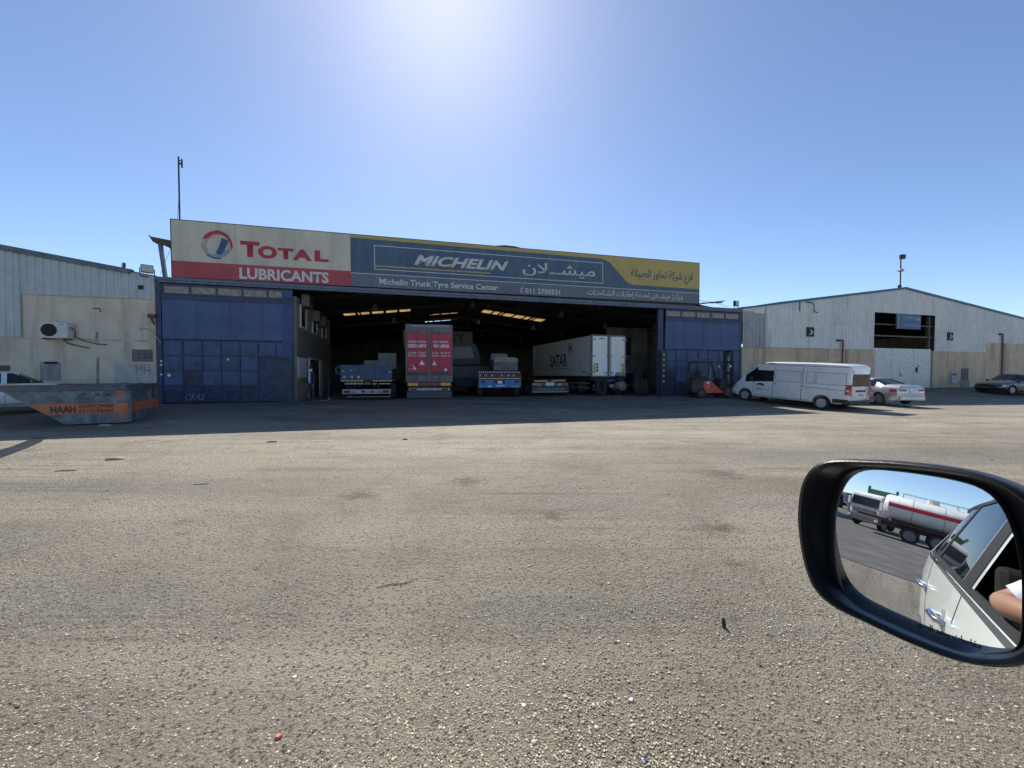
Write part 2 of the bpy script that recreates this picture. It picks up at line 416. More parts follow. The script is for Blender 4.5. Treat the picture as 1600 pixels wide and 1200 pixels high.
# the asphalt road that runs behind the car (seen in the door mirror)
ROAD = mat('road_asphalt', (.105, .10, .095), rough=.85, var=.3, scale=1.5, bump=.5, bscale=90, dirt=(.22, .19, .15), dirt_amt=.35, dirt_scale=.5)
rg = MB()
vs = []; fs = []
ks = 40
for i in range(ks):
    x = -140 + i * (131 / (ks - 1))
    y0 = -5.5 - .02 * x * 0; y1 = 3.4 + .6 * math.sin(x * .35) + .25 * math.sin(x * 1.7) + (-x - 9) * .06
    for k in range(8):
        y = -30 + (y1 + 30) * k / 7
        vs.append((x, y, gz(x, y) + .012))
for i in range(ks - 1):
    for k in range(7):
        fs.append((i * 8 + k, (i + 1) * 8 + k, (i + 1) * 8 + k + 1, i * 8 + k + 1))
rg.add(vs, fs); ro = rg.build('road', ROAD); tag(ro, kind='structure')

# loose stones, bedded in the asphalt in front of the car
def scatter_stones():
    rng = np.random.default_rng(5)
    n = 90000
    # uniform in picture density, thinning with distance
    Y = 1.35 / (rng.random(n) ** 1.2 * .88 + .12)
    X = (rng.random(n) * 2 - 1) * 1.45 * Y
    keep = (Y < 15) & (Y > 1.25); X = X[keep]; Y = Y[keep]; n = len(X)
    cl = np.array([noise.noise(Vector((x * .8, y * .8, 0))) for x, y in zip(X, Y)])
    keep = rng.random(n) < (.45 + cl * .9); X = X[keep]; Y = Y[keep]; n = len(X)
    ico = []; t = (1 + 5 ** .5) / 2
    for a, b in ((-1, t), (1, t), (-1, -t), (1, -t)): ico.append((a, b, 0))
    for a, b in ((-1, t), (1, t), (-1, -t), (1, -t)): ico.append((0, a, b))
    for a, b in ((-1, t), (1, t), (-1, -t), (1, -t)): ico.append((b, 0, a))
    ico = np.array(ico); ico = ico / np.linalg.norm(ico[0])
    F = np.array([(0, 11, 5), (0, 5, 1), (0, 1, 7), (0, 7, 10), (0, 10, 11), (1, 5, 9), (5, 11, 4), (11, 10, 2), (10, 7, 6), (7, 1, 8),
                  (3, 9, 4), (3, 4, 2), (3, 2, 6), (3, 6, 8), (3, 8, 9), (4, 9, 5), (2, 4, 11), (6, 2, 10), (8, 6, 7), (9, 8, 1)])
    base = (.0023 + .0050 * rng.random(n) ** 3.2) * (.85 + .06 * Y)
    base *= np.where(rng.random(n) < .02, 1.7, 1.0)
    sx = base * (.8 + .7 * rng.random(n)); sy = base * (.8 + .6 * rng.random(n)); sz = base * (.38 + .4 * rng.random(n))
    an = rng.random(n) * 6.283; ca, sa = np.cos(an), np.sin(an)
    jit = 1 + .22 * (rng.random((n, 12, 1)) - .5)
    V = ico[None] * jit
    vx = V[..., 0] * sx[:, None]; vy = V[..., 1] * sy[:, None]; vz = V[..., 2] * sz[:, None]
    wx = vx * ca[:, None] - vy * sa[:, None] + X[:, None]; wy = vx * sa[:, None] + vy * ca[:, None] + Y[:, None]
    Z = np.array([gz(x, y) for x, y in zip(X, Y)])
    wz = vz + Z[:, None] + sz[:, None] * .35
    vv = np.stack([wx, wy, wz], -1).reshape(-1, 3)
    ff = (F[None] + (np.arange(n) * 12)[:, None, None]).reshape(-1, 3)
    me = bpy.data.meshes.new('loose_gravel')
    me.vertices.add(len(vv)); me.vertices.foreach_set('co', vv.astype(np.float32).ravel())
    me.loops.add(len(ff) * 3); me.loops.foreach_set('vertex_index', ff.astype(np.int32).ravel())
    me.polygons.add(len(ff)); me.polygons.foreach_set('loop_start', (np.arange(len(ff)) * 3).astype(np.int32))
    me.update(calc_edges=True)
    mi = rng.choice(4, n, p=[.46, .26, .18, .10]); me.polygons.foreach_set('material_index', np.repeat(mi, 20).astype(np.int32))
    for nm, c in (('stone_cream', (.56, .49, .38)), ('stone_tan', (.54, .46, .34)), ('stone_grey', (.27, .26, .24)), ('stone_dark', (.10, .095, .085))):
        me.materials.append(mat(nm, c, rough=.7, var=.3, scale=30))
    o = bpy.data.objects.new('loose_gravel', me); COL.objects.link(o)
    tag(o, 'small pale stones and chips bedded in the worn asphalt', 'gravel', kind='stuff')
scatter_stones()
# ------------------------------------------------------------------ shared materials
BLUE = mat('blue_gate_paint', (.060, .098, .205), rough=.55, var=.25, scale=1.2, dirt=(.10, .09, .09), dirt_amt=.35, dirt_scale=2.2, streak=True, bump=.15, bscale=6)
BLUE2 = mat('blue_gate_frame', (.042, .060, .115), rough=.6, var=.3, scale=4, dirt=(.12, .08, .06), dirt_amt=.3)
BLUE3 = mat('blue_gate_panel', (.050, .085, .18), rough=.5, var=.35, scale=2.5, dirt=(.045, .045, .055), dirt_amt=.6, dirt_scale=1.6, bump=.3, bscale=4)
BLUE4 = mat('blue_gate_grimy_panel', (.030, .050, .12), rough=.55, var=.5, scale=3.5, dirt=(.03, .028, .03), dirt_amt=.8, dirt_scale=2.4, bump=.3, bscale=4)
BEAMM = mat('grey_beam_paint', (.13, .155, .20), rough=.6, var=.2, dirt=(.09, .07, .06), dirt_amt=.4)
STEEL = mat('dark_steel', (.045, .045, .05), rough=.5, metal=.3, var=.3)
RUST = mat('rusty_steel', (.12, .07, .045), rough=.8, var=.4, scale=8)
CLAD = mat('corrugated_sheet', (.69, .67, .62), rough=.45, var=.08, scale=1.5, dirt=(.30, .27, .23), dirt_amt=.35, dirt_scale=1.4, streak=True)
CLAD2 = mat('corrugated_sheet_blue_grey', (.62, .62, .58), rough=.45, var=.10, scale=1.5, dirt=(.26, .25, .22), dirt_amt=.35, dirt_scale=1.4, streak=True)
CONC = mat('stained_plaster', (.62, .48, .32), rough=.9, var=.14, scale=1.5, dirt=(.32, .24, .16), dirt_amt=.55, dirt_scale=1.7, streak=True, bump=.25, bscale=25)
CONCL = mat('pale_plaster', (.64, .55, .42), rough=.9, var=.12, scale=1.3, dirt=(.30, .23, .16), dirt_amt=.48, dirt_scale=1.9, streak=True, bump=.25, bscale=20)
FASC = mat('blue_roof_trim', (.055, .13, .20), rough=.5, var=.15)
FASCG = mat('grey_roof_trim', (.13, .145, .165), rough=.6, var=.2, dirt=(.12, .07, .05), dirt_amt=.2)
BLACK = mat('black_rubber', (.022, .022, .023), rough=.75, var=.3)
DARK = mat('dark_interior', (.035, .037, .042), rough=.9, var=.3)
WHITE = mat('white_paint', (.74, .75, .75), rough=.4, var=.05)
CHROME = mat('chrome', (.75, .76, .78), rough=.10, metal=1.0, var=.02)
GLASS = glass_mat('tinted_glass')
REDL = mat('red_lamp', (.45, .015, .012), rough=.2, var=.15, coat=.5)
AMB = mat('amber_reflector', (.85, .42, .05), rough=.4, var=.1)
ORG = mat('orange_board', (.80, .34, .10), rough=.5, var=.15)
PLATE = mat('number_plate', (.72, .72, .70), rough=.5, var=.1)
INK = mat('dark_ink', (.03, .03, .035), rough=.6, var=.1)
TYRE = mat('tyre_rubber', (.028, .027, .026), rough=.85, var=.3, scale=12, dirt=(.10, .09, .075), dirt_amt=.3)
RIM = mat('rim_grey', (.32, .33, .34), rough=.4, metal=.6, var=.15)

# ------------------------------------------------------------------ service hall
HALLU0, HALLU1, HALLD, RU, RZ, EZ = -0.70, 32.55, 44.0, 16.0, 7.6, 5.78
hall = fthing('service_hall', 'wide open fronted truck service hall with gabled roof behind the long billboard', 'hall')
def roofz(u): return RZ - .115 * abs(u - RU)
IW = mat('hall_wall', (.34, .32, .29), rough=.9, var=.25, scale=1, dirt=(.07, .06, .05), dirt_amt=.5, streak=True)
RF = mat('hall_roof_sheet', (.12, .12, .125), rough=.7, var=.25)
MB().box(HALLU0, HALLU0 + .2, .35, HALLD, -.2, EZ - .02).build('wall', IW, hall)
MB().box(HALLU1 - .2, HALLU1, .35, HALLD, -.2, EZ - .09).build('wall', IW, hall)
MB().prism([(HALLU0 + .2, -.2), (HALLU1 - .2, -.2), (HALLU1 - .2, 5.7), (RU, RZ + .02), (HALLU0 + .2, 5.69)], 'y', HALLD - .2, HALLD).build('wall', IW, hall)
# roof slopes with openings where the fibreglass sheets sit
SKY = skylight_mat()
def roof_slope(ua, ub, holes, opens=()):
    """sheet from ua to ub (along u); holes: (u0,u1,w0,w1)"""
    us = sorted({ua, ub} | {h[k] for h in list(holes) + list(opens) for k in (0, 1)}); ws = sorted({.46, HALLD} | {h[k] for h in list(holes) + list(opens) for k in (2, 3)})
    m = MB()
    for i in range(len(us) - 1):
        for j in range(len(ws) - 1):
            uc = (us[i] + us[i + 1]) / 2; wc = (ws[j] + ws[j + 1]) / 2
            if any(h[0] < uc < h[1] and h[2] < wc < h[3] for h in list(holes) + list(opens)): continue
            a, b = us[i], us[i + 1]; c, d = ws[j], ws[j + 1]
            za, zb = roofz(a), roofz(b)
            m.add([(a, c, za), (b, c, zb), (b, d, zb), (a, d, za), (a, c, za + .04), (b, c, zb + .04), (b, d, zb + .04), (a, d, za + .04)],
                  [(0, 3, 2, 1), (4, 5, 6, 7), (0, 1, 5, 4), (1, 2, 6, 5), (2, 3, 7, 6), (3, 0, 4, 7)])
    m.build('roof', RF, hall)
    for k, h in enumerate(holes):
        za, zb = roofz(h[0]), roofz(h[1]); a, b, c, d = h[0] + .005, h[1] - .005, h[2] + .005, h[3] - .005
        MB().add([(a, c, za + .01), (b, c, zb + .01), (b, d, zb + .01), (a, d, za + .01), (a, c, za + .016), (b, c, zb + .016), (b, d, zb + .016), (a, d, za + .016)],
                 [(0, 3, 2, 1), (4, 5, 6, 7), (0, 1, 5, 4), (1, 2, 6, 5), (2, 3, 7, 6), (3, 0, 4, 7)]).build('skylight', SKY, hall)
hl = [(5.5 + i * 1.13, 5.5 + i * 1.13 + .92, 13.4, 14.6) for i in range(5)]
hr = [(17.6 + i * 1.05, 17.6 + i * 1.05 + .86, 14.4, 16.0) for i in range(6)]
hb = [(12.9, 13.8, 17.6, 18.1), (14.0, 14.8, 17.6, 18.1), (14.9, 15.6, 17.6, 18.1)]
hf = [(18.9 + i * 1.1, 18.9 + i * 1.1 + .9, 29.2, 29.8) for i in range(5)]
hv = [(12.7, 13.55, 21.6, 23.6), (13.7, 14.4, 21.6, 23.6), (14.5, 15.6, 21.6, 23.6)]
roof_slope(HALLU0, RU, hl + hb, hv)
roof_slope(RU, HALLU1, hr + hf)
# roof trusses, purlins and front posts
for w in (4.5, 10.2, 18.6, 26, 34):
    t = MB()
    t.bar((HALLU0 + .2, w, EZ - .35), (RU, w, RZ - .45), .14, .2); t.bar((RU, w, RZ - .45), (HALLU1 - .2, w, EZ - .35), .14, .2)
    for k in range(9):
        uu = 2 + k * 3.5; t.bar((uu, w, roofz(uu) - .5), (uu + 1.7, w, roofz(uu + 1.7) - .05), .06)
    t.build('roof_truss', STEEL, hall)
t = MB()
for k in range(11):
    uu = .8 + k * 3.05
    t.bar((uu, .46, roofz(uu) - .12), (uu, HALLD - .3, roofz(uu) - .12), .08, .14)
t.build('purlin', STEEL, hall)
# lintel beams under the billboard, gate-top openings
MB().box(HALLU0, HALLU1, -.06, .14, 5.72, 5.86).build('lintel_beam', BEAMM, hall, bevel=.01)
MB().box(-.55, 32.4, -.10, .12, 5.60, 5.70).build('gate_rail', BEAMM, hall, bevel=.01)
MB().box(HALLU0, -.48, -.05, .3, -.1, 5.72).build('corner_post', BLUE2, hall)
MB().box(32.38, HALLU1, -.05, .3, -.1, 5.72).build('corner_post', BLUE2, hall)
MB().box(.1, 29.0, .16, .34, 5.9, 8.4).build('billboard_backing_frame', STEEL, hall)
# concrete slab of the hall
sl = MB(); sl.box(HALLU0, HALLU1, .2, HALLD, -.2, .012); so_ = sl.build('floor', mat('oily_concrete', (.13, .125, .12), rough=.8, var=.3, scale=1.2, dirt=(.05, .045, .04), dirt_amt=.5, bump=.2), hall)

# two-storey office block inside the hall, left
off = fthing('office_block', 'grey two storey office block inside the hall just behind the left blue gate', 'office', 5.02, .45)
OW = mat('office_plaster', (.30, .275, .235), rough=.85, var=.2, scale=1, dirt=(.16, .13, .10), dirt_amt=.4, streak=True)
OWD = mat('office_panel', (.17, .155, .135), rough=.8, var=.25)
MB().box(-5.0, 0, 0, 9.9, 0, 5.35).build('wall', OW, off)
MB().box(0.0, .06, 0, 9.9, 2.35, 3.75).build('panel', OWD, off)
WINF = mat('white_window_frame', (.62, .62, .60), rough=.5)
for y0 in (.7, 3.6, 6.6):
    wf = MB()
    for a, b, c, d in ((y0, y0 + .09, 3.85, 5.05), (y0 + 1.25, y0 + 1.34, 3.85, 5.05), (y0 + .09, y0 + 1.25, 3.85, 3.93), (y0 + .09, y0 + 1.25, 4.97, 5.05)): wf.box(.0, .08, a, b, c, d)
    w_ = wf.build('window_frame', WINF, off); MB().box(.0, .03, y0 + .09, y0 + 1.25, 3.93, 4.97).build('pane', GLASS, w_)
MB().box(0, .05, .1, 1.9, 1.2, 2.25).build('notice_board', mat('notice_white', (.62, .62, .60), var=.1), off)
MB().box(0.0, .04, 2.6, 5.4, 0, 2.25).build('doorway', DARK, off)
MB().box(.0, .09, 5.5, 6.2, 0, 2.3).build('door', WHITE, off)
MB().box(.0, .10, 2.5, 2.6, 0, 2.3).box(.0, .10, 5.4, 5.5, 0, 2.3).box(.0, .10, 2.6, 5.4, 2.25, 2.33).build('door_frame', WINF, off)
YG = mat('mustard_paint', (.34, .26, .08), rough=.7)
MB().box(0, .05, .1, 1.9, .95, 1.18).build('painted_band', YG, off)
for k, (y0, z0) in enumerate(((.7, 5.1), (3.4, 4.65), (5.2, 4.6))):
    a = fthing('wall_air_conditioner', ['dusty condenser high on the office wall nearest the blue gate', 'dusty condenser mounted midway along the upper office wall',
               'dusty condenser farthest back on the upper office wall'][k], 'air conditioner', 5.10, .45 + y0, z0 - .1, group='condensers on the office wall')
    MB().box(0, .38, 0, .85, 0, .6).build('casing', mat('dusty_grey_casing', (.20, .19, .18), var=.3), a, bevel=.02)
    MB().lathe([(.24, .0), (.24, .03), (.2, .035)], (.38, .35, .3), 'x', 20).build('fan_grille', DARK, a)
    MB().bar((0, .1, -.04), (.36, .1, -.04), .05).bar((0, .75, -.04), (.36, .75, -.04), .05).build('bracket', STEEL, a)

# high bay lamps
LAMPM = mat('lamp_aluminium', (.32, .33, .35), rough=.35, metal=.5)
lamp0 = None
lampdat = [(8.5, 5.5), (9.6, 13), (11, 21), (15.2, 7), (17.3, 16), (19.5, 25), (21.8, 6), (22.5, 14.5), (26.6, 8.0), (26.5, 17), (24, 24), (29.3, 5.0)]
names = ['front row lamp at the left end near the office block', 'lamp behind the left skylight row', 'small far lamp left of the red trailer', 'front row lamp above the red trailer',
         'lamp under the right skylight row', 'small far lamp in the middle of the hall', 'front row lamp right of centre', 'lamp right of the right skylight row',
         'lamp above the white trailer', 'second row lamp over the white trailer nose', 'deep lamp left of the white trailer', 'front row lamp near the right blue gate']
for (u, w), nm in zip(lampdat, names):
    z = roofz(u) - 1.15
    t = fthing('high_bay_lamp', 'hanging dome ' + nm, 'lamp', u, w, z, group='high bay lamps under the hall roof')
    MB().lathe([(.05, .42), (.12, .38), (.13, .22), (.24, .05), (.25, 0), (.22, 0.02), (.12, .2), (.02, .22)], (0, 0, 0), 'z', 18).build('lamp_shade', LAMPM, t, smooth=40)
    MB().tube([(0, 0, .4), (0, 0, .95)], .015, 6).build('hanging_rod', STEEL, t)

# ------------------------------------------------------------------ sliding gates
def gate(u0, u1, cols, wicket, label, flip=False):
    g = fthing('sliding_gate', label, 'gate', u0, -.02, 0.03, group='blue sliding gates')
    W = u1 - u0; zt = 5.52; zs = 5.03; zg = 2.95
    # top frame with a row of openings
    m = MB(); m.box(0, W, -.05, .05, zt - .08, zt); m.box(0, W, -.05, .05, zs - .02, zs + .07)
    n = cols - 2
    for k in range(n + 1): m.box(k * (W - .07) / n, k * (W - .07) / n + .07, -.049, .049, zs + .07, zt - .08)
    m.build('top_frame', BLUE2, g)
    MB().box(0, W, -.07, -.052, zs - .22, zs - .03).build('slotted_band', BLUE2, g)
    for k in range(34):
        pass
    bk = MB().box(.05, W - .05, .0, .02, zs + .07, zt - .08).build('backing_sheet', mat('dusty_tan_sheet', (.30, .26, .20), var=.4, scale=5), g)
    MB().box(0.0, W, -.03, .02, zg + .04, zs - .03).build('upper_sheet', BLUE, g)
    for k in range(1, 4):
        MB().box(k * W / 4 - .012, k * W / 4 + .012, -.036, -.031, zg + .04, zs - .22).build('sheet_seam', BLUE2, g)
    # lower grid of panels
    MB().box(0, W, -.01, .03, .02, zg).build('lower_backing', BLUE2, g)
    cw = W / cols; rows = [0.06, .80, 1.52, 2.22, 2.93]
    rr = random.Random(int(u0 * 10) + 3)
    for r in range(4):
        for c in range(cols):
            if wicket and wicket[0] <= c < wicket[1] and r < 3: continue
            px = rr.uniform(-.004, .004)
            mt = BLUE4 if (r == 0 or (r == 1 and rr.random() < .4)) else BLUE3
            MB().box(c * cw + .03, (c + 1) * cw - .03, -.035 + px, -.012, rows[r] + .03, rows[r + 1] - .03).build('panel', mt, g, bevel=.006)
    fr = MB()
    for r in rows: fr.box(0, W, -.055, -.011, r - .022, r + .022)
    for c in range(cols + 1): fr.box(max(0, c * cw - .02), min(W, c * cw + .02), -.06, -.012, .04, zg)
    fr.build('grid_frame', BLUE2, g)
    if wicket:
        a, b = wicket[0] * cw, wicket[1] * cw
        d = MB().box(a + .04, b - .04, -.075, -.063, .08, 2.18).build('wicket_door', BLUE4, g, bevel=.005)
        for zz in (.8, 1.5): MB().box(a + .06, b - .06, -.085, -.076, zz - .02, zz + .02).build('door_rail', BLUE2, d)
        MB().box(a + .1, a + .16, -.11, -.076, 1.0, 1.16).build('handle', STEEL, d)
    return g
gl = gate(-.44, 4.98, 7, (5, 7), 'left blue steel sliding gate with grimy wicket door next to the office block')
gr = gate(26.5, 32.36, 7, None, 'right blue steel sliding gate standing behind the red forklift')
# paint marks and stickers
tag(gl, None)
MB().lathe([(.05, 0), (.05, .004)], (2.62, -.066, 2.05), 'y', 12).build('sticker', WHITE, gl)
MB().lathe([(.07, 0), (.07, .004)], (.24, -.066, 1.3), 'y', 12).build('sticker', WHITE, gl)
for z in (1.92, 1.75, 1.3): MB().box(-.1, -.02, -.05, -.03, z, z + .07).build('sticker', WHITE, gl)
GRF = mat('graffiti_white', (.42, .42, .44), rough=.8)
text('CRAS', 'graffiti', mat('faint_graffiti', (.20, .22, .27), rough=.8), gl, (.85, .12, 1.65, .42), y=-.064, bold=.01, shear=.3)
MB().box(5.0, 5.38, -.05, .2, 0, 5.45).box(4.96, 5.0, -.06, .05, 0, 5.4).build('side_post', mat('blue_post', (.04, .08, .20), var=.3, dirt=(.10, .06, .04), dirt_amt=.4, streak=True), gl)
MB().box(-.55, -.18, -.05, .1, 0, 5.5).build('side_post', BLUE2, gr)
rng_ = random.Random(4)
for k in range(9):
    uu, zz = rng_.uniform(.3, 3.6), rng_.uniform(1.0, 2.8); s = rng_.uniform(.02, .06)
    MB().box(uu, uu + s * 1.6, -.0655, -.061, zz, zz + s).build('paint_chip', mat('chipped_paint', (.30, .33, .40)), gr)

# steel rack post at the right jamb
pr = fthing('perforated_rack_post', 'tall dark steel post with a row of holes beside the right blue gate', 'post', 26.0, -.3, 0)
MB().box(0, .07, 0, .06, 0, 2.95).box(.36, .43, 0, .06, 0, 2.95).box(.07, .36, 0, .06, 2.87, 2.95).box(.07, .36, .02, .06, .02, 2.87).build('post_frame', STEEL, pr)
for k in range(6):
    MB().lathe([(.085, 0), (.085, .02), (.05, .022)], (.215, -.012, .95 + k * .34), 'y', 14).build('hole_ring', mat('worn_metal', (.30, .30, .30), var=.3), pr)

# ------------------------------------------------------------------ billboard
bb = fthing('billboard', 'long shop sign over the hall entrance, cream, red, blue and yellow', 'billboard', 0, -.02, 0)
bb.rotation_euler = (Matrix.Rotation(FANG, 3, 'Z') @ Matrix.Rotation(-.0055, 3, 'Y')).to_euler()
CRM = mat('sign_cream', (.63, .565, .43), rough=.6, var=.08, scale=1, dirt=(.38, .345, .28), dirt_amt=.6, dirt_scale=.9, streak=True)
SRED = mat('sign_red', (.42, .065, .075), rough=.6, var=.15, scale=.8, dirt=(.30, .12, .11), dirt_amt=.5, dirt_scale=1.8, streak=True)
SREDT = mat('sign_letter_red', (.47, .035, .055), rough=.6, var=.05)
SBLU = mat('sign_blue', (.065, .115, .18), rough=.55, var=.16, scale=.6, dirt=(.14, .155, .165), dirt_amt=.6, dirt_scale=2.0, streak=True)
SGRY = mat('sign_grey_blue', (.125, .15, .18), rough=.55, var=.14, scale=.6, dirt=(.20, .195, .18), dirt_amt=.6, dirt_scale=2.2, streak=True)
SYEL = mat('sign_yellow', (.46, .36, .11), rough=.55, var=.07, scale=.8)
SWHT = mat('sign_white', (.62, .61, .57), rough=.6, var=.05)
SNAV = mat('sign_navy', (.035, .055, .14), rough=.6)
SLTB = mat('sign_light_blue', (.25, .32, .40), rough=.6)
STAN = mat('sign_tan', (.50, .36, .24), rough=.6)
ZB, ZT = 5.88, 8.52
XM, XE = 7.72, 29.1
for a, b, nm in ((0, 2.57, 0), (2.57, 5.15, 0), (5.15, XM, 0)):
    MB().box(a + .004, b - .004, 0, .12, 6.64, ZT + .01 * random.random()).build('panel', CRM, bb)
MB().box(0, XM, -.004, .12, ZB, 6.635).build('red_panel', SRED, bb)
k = 0; a = XM
while a < XE - .1:
    b = min(XE, a + 2.67)
    MB().box(a + .003, b - .003, .004, .12, ZB, ZT).build('panel', SBLU, bb); a = b
def fz(px, py): return fac(px, py, -.32)
# lower grey band and its white line, yellow top band with bracket-shaped panel
MB().box(XM, XE, -.002, .003, ZB, 6.50).build('lower_band', SGRY, bb)
MB().box(XM, XE, -.006, .003, 6.54, 6.575).build('white_line', SWHT, bb)
MB().prism([(XM, 8.36), (22.0, 8.30), (22.5, 8.16), (23.75, 6.98), (24.15, 6.84), (XE, 6.82), (XE, ZT), (XM, ZT)], 'y', -.006, .003).build('yellow_band', SYEL, bb)
# white frame round the name
u0, z0, u1, z1 = 8.87, 6.80, 22.1, 8.06
fr = MB()
for A in ((u0, u1, z1 - .035, z1), (u0, u1, z0, z0 + .035), (u0, u0 + .035, z0 + .035, z1 - .035), (u1 - .035, u1, z0 + .035, z1 - .035)): fr.box(A[0], A[1], -.007, .003, A[2], A[3])
fr.build('frame_line', SWHT, bb)
MB().box(u0 + .04, 15.05, -.006, .003, 6.96, 7.02).build('yellow_line', SYEL, bb)
text('MICHELIN', 'letters', SWHT, bb, (10.87, 7.16, 16.12, 7.73), y=-.012, bold=.038, shear=.35, extrude=.02)
text(arabic('ميشــلان'), 'letters', SWHT, bb, (16.95, 6.98, 21.55, 7.80), y=-.012, bold=.012, extrude=.02)
text('Michelin Truck Tyre Service Center', 'letters', SWHT, bb, (9.11, 5.95, 15.5, 6.36), y=-.012, bold=.020)
text('011 2700531', 'letters', SWHT, bb, (17.12, 5.97, 19.27, 6.27), y=-.012, bold=.016)
ph = MB(); ph.tube([(16.95, -.01, 5.99), (16.83, -.01, 6.07), (16.83, -.01, 6.17), (16.97, -.01, 6.28)], [.04, .025, .025, .04], 6); ph.build('telephone_symbol', SWHT, bb)
text(arabic('مركـز ميشـلان لخدمة إطارات الشـاحنـات'), 'letters', SWHT, bb, (21.04, 5.96, 27.84, 6.42), y=-.012, bold=.006)
text(arabic('فرع شركة تحاور للصيانة'), 'letters', SNAV, bb, (24.02, 7.10, 28.6, 7.86), y=-.012, bold=.012)
text('LUBRICANTS', 'letters', SWHT, bb, (2.72, 5.95, 6.67, 6.50), y=-.012, bold=.034)
def zone(p0, p1): return fz(*p0) + fz(*p1)
text('T', 'letters', SREDT, bb, (2.78, 7.02, 3.60, 7.78), y=-.01, bold=.055)
text('O', 'letters', SREDT, bb, (3.52, 7.00, 4.36, 7.62), y=-.012, bold=.055)
text('T', 'letters', SREDT, bb, (4.39, 7.02, 5.08, 7.57), y=-.01, bold=.055)
text('A', 'letters', SREDT, bb, (5.04, 7.02, 5.91, 7.57), y=-.012, bold=.055)
text('L', 'letters', SREDT, bb, (6.03, 7.02, 6.68, 7.58), y=-.01, bold=.055)
# ball of wound ribbons
def ribbon(c, R1, pts_out, pts_in, m, y):
    MB().prism([(c[0] + R1 * p[0], c[1] + R1 * p[1]) for p in pts_out + pts_in[::-1]], 'y', y, .0).build('emblem_ribbon', m, bb)
def arc(a0, a1, r0, r1=None, n=14, ex=1.0, cx=0, cz=0):
    r1 = r1 or r0
    return [(cx + ex * (r0 + (r1 - r0) * i / n) * math.cos(R(a0 + (a1 - a0) * i / n)), cz + (r0 + (r1 - r0) * i / n) * math.sin(R(a0 + (a1 - a0) * i / n))) for i in range(n + 1)]
ec = (1.81, 7.52)
ribbon(ec, .66, arc(95, 40, 1.0), arc(95, 40, .82), SNAV, -.006)
ribbon(ec, .66, arc(162, -22, .93, .99, 24), arc(140, -2, .66, .84, 24), SREDT, -.012)
ribbon(ec, .66, arc(178, 338, .98, .92, 24), arc(200, 322, .90, .56, 24), SLTB, -.010)
ribbon(ec, .66, arc(230, 285, 1.04), arc(230, 285, .9), SNAV, -.006)
ribbon(ec, .66, arc(88, 222, .70, .98, 20), arc(112, 222, .50, .72, 20), STAN, -.008)
ribbon(ec, .66, arc(318, 376, .97, .90, 8), arc(318, 376, .66, .74, 8), STAN, -.008)
MB().prism([(ec[0] + .20, ec[1] + .33), (ec[0] + .50, ec[1] + .20), (ec[0] + .36, ec[1] - .12), (ec[0] + .18, ec[1] - .50), (ec[0] - .06, ec[1] - .42), (ec[0] + .10, ec[1] - .08)], 'y', -.014, 0).build('emblem_ribbon', mat('sign_mid_blue', (.045, .09, .20)), bb)
# back of the sign: thin rim on top
MB().box(0, XE, -.012, .14, ZT, ZT + .03).build('top_rim', STEEL, bb)
MB().box(XE, XE + .03, -.01, .16, ZB, ZT + .03).build('side_rim', STEEL, bb)
MB().box(-.03, 0, -.01, .16, ZB, ZT + .03).build('side_rim', STEEL, bb)
# small bump of a bent sheet in the middle of the top edge
MB().prism([(15.3, ZT + .03), (15.9, ZT + .11), (16.5, ZT + .10), (16.9, ZT + .03)], 'y', .0, .1).build('bent_rim', STEEL, bb)

# mast with stay wire at the left end
ms = fthing('antenna_mast', 'thin dark mast rising above the left end of the billboard', 'mast', .18, .25, 5.85)
MB().tube([(0, 0, 0), (0, 0, 5.7)], .035, 8).build('pole', STEEL, ms)
MB().box(.03, .16, -.02, .02, 5.35, 5.42).box(.10, .16, -.02, .02, 5.2, 5.6).box(.03, .10, -.02, .02, 5.5, 5.53).build('bracket', STEEL, ms)
MB().tube([(0, 0, 4.0), (-.15, .1, 2.6), (-.45, .2, 1.5), (-.9, .2, .2)], .008, 4).build('stay_wire', STEEL, ms)
# canopy bracket left of sign
cb = fthing('roof_bracket', 'small bent sheet canopy on a steel strut left of the billboard', 'bracket', -.7, .05, 5.85)
MB().prism([(-.18, 1.85), (.72, 1.72), (.75, 1.15), (.45, 1.45), (.1, 1.6), (-.12, 1.62), (-.3, 1.95)], 'y', .05, .5).build('sheet', RUST, cb)
MB().bar((.1, .2, 1.6), (.28, .2, 0), .14).build('strut', BEAMM, cb)
cs = fthing('roof_sheet_scrap', 'grey sheet scrap jutting from behind the right end of the billboard', 'scrap', 29.3, .3, 6.02)
MB().bar((-.1, 0, .05), (1.9, -.1, .32), .35, .05).bar((.2, -.1, .12), (1.75, -.2, .2), .06).build('sheet', FASCG, cs)
MB().tube([(0, 0, .3), (1.2, 0, .25), (2.3, -.1, -.05)], .012, 4).build('wire', STEEL, cs)

# flood lights
def floodlight(u, w, z, turn, label, s=1.0):
    t = fthing('floodlight', label, 'floodlight', u, w, z, turn, group='floodlights on the roof edges')
    MB().box(-.22 * s, .22 * s, -.09 * s, .09 * s, .16 * s, .52 * s).build('housing', mat('flood_housing', (.10, .10, .11), rough=.5), t, bevel=.02)
    MB().box(-.19 * s, .19 * s, -.105 * s, -.092 * s, .19 * s, .49 * s).build('lens', mat('flood_lens', (.55, .55, .50), rough=.2), t)
    MB().bar((-.24 * s, 0, 0), (.24 * s, 0, 0), .04 * s).bar((-.25 * s, 0, 0), (-.25 * s, 0, .36 * s), .035 * s).bar((.25 * s, 0, 0), (.25 * s, 0, .36 * s), .035 * s).build('bracket', STEEL, t)
    return t
floodlight(-.95, -.1, 5.82, .5, 'floodlight on the roof edge beside the left end of the billboard')
floodlight(-1.98, .2, 6.12, -.9, 'small floodlight perched on the sloping left warehouse roof', .6)
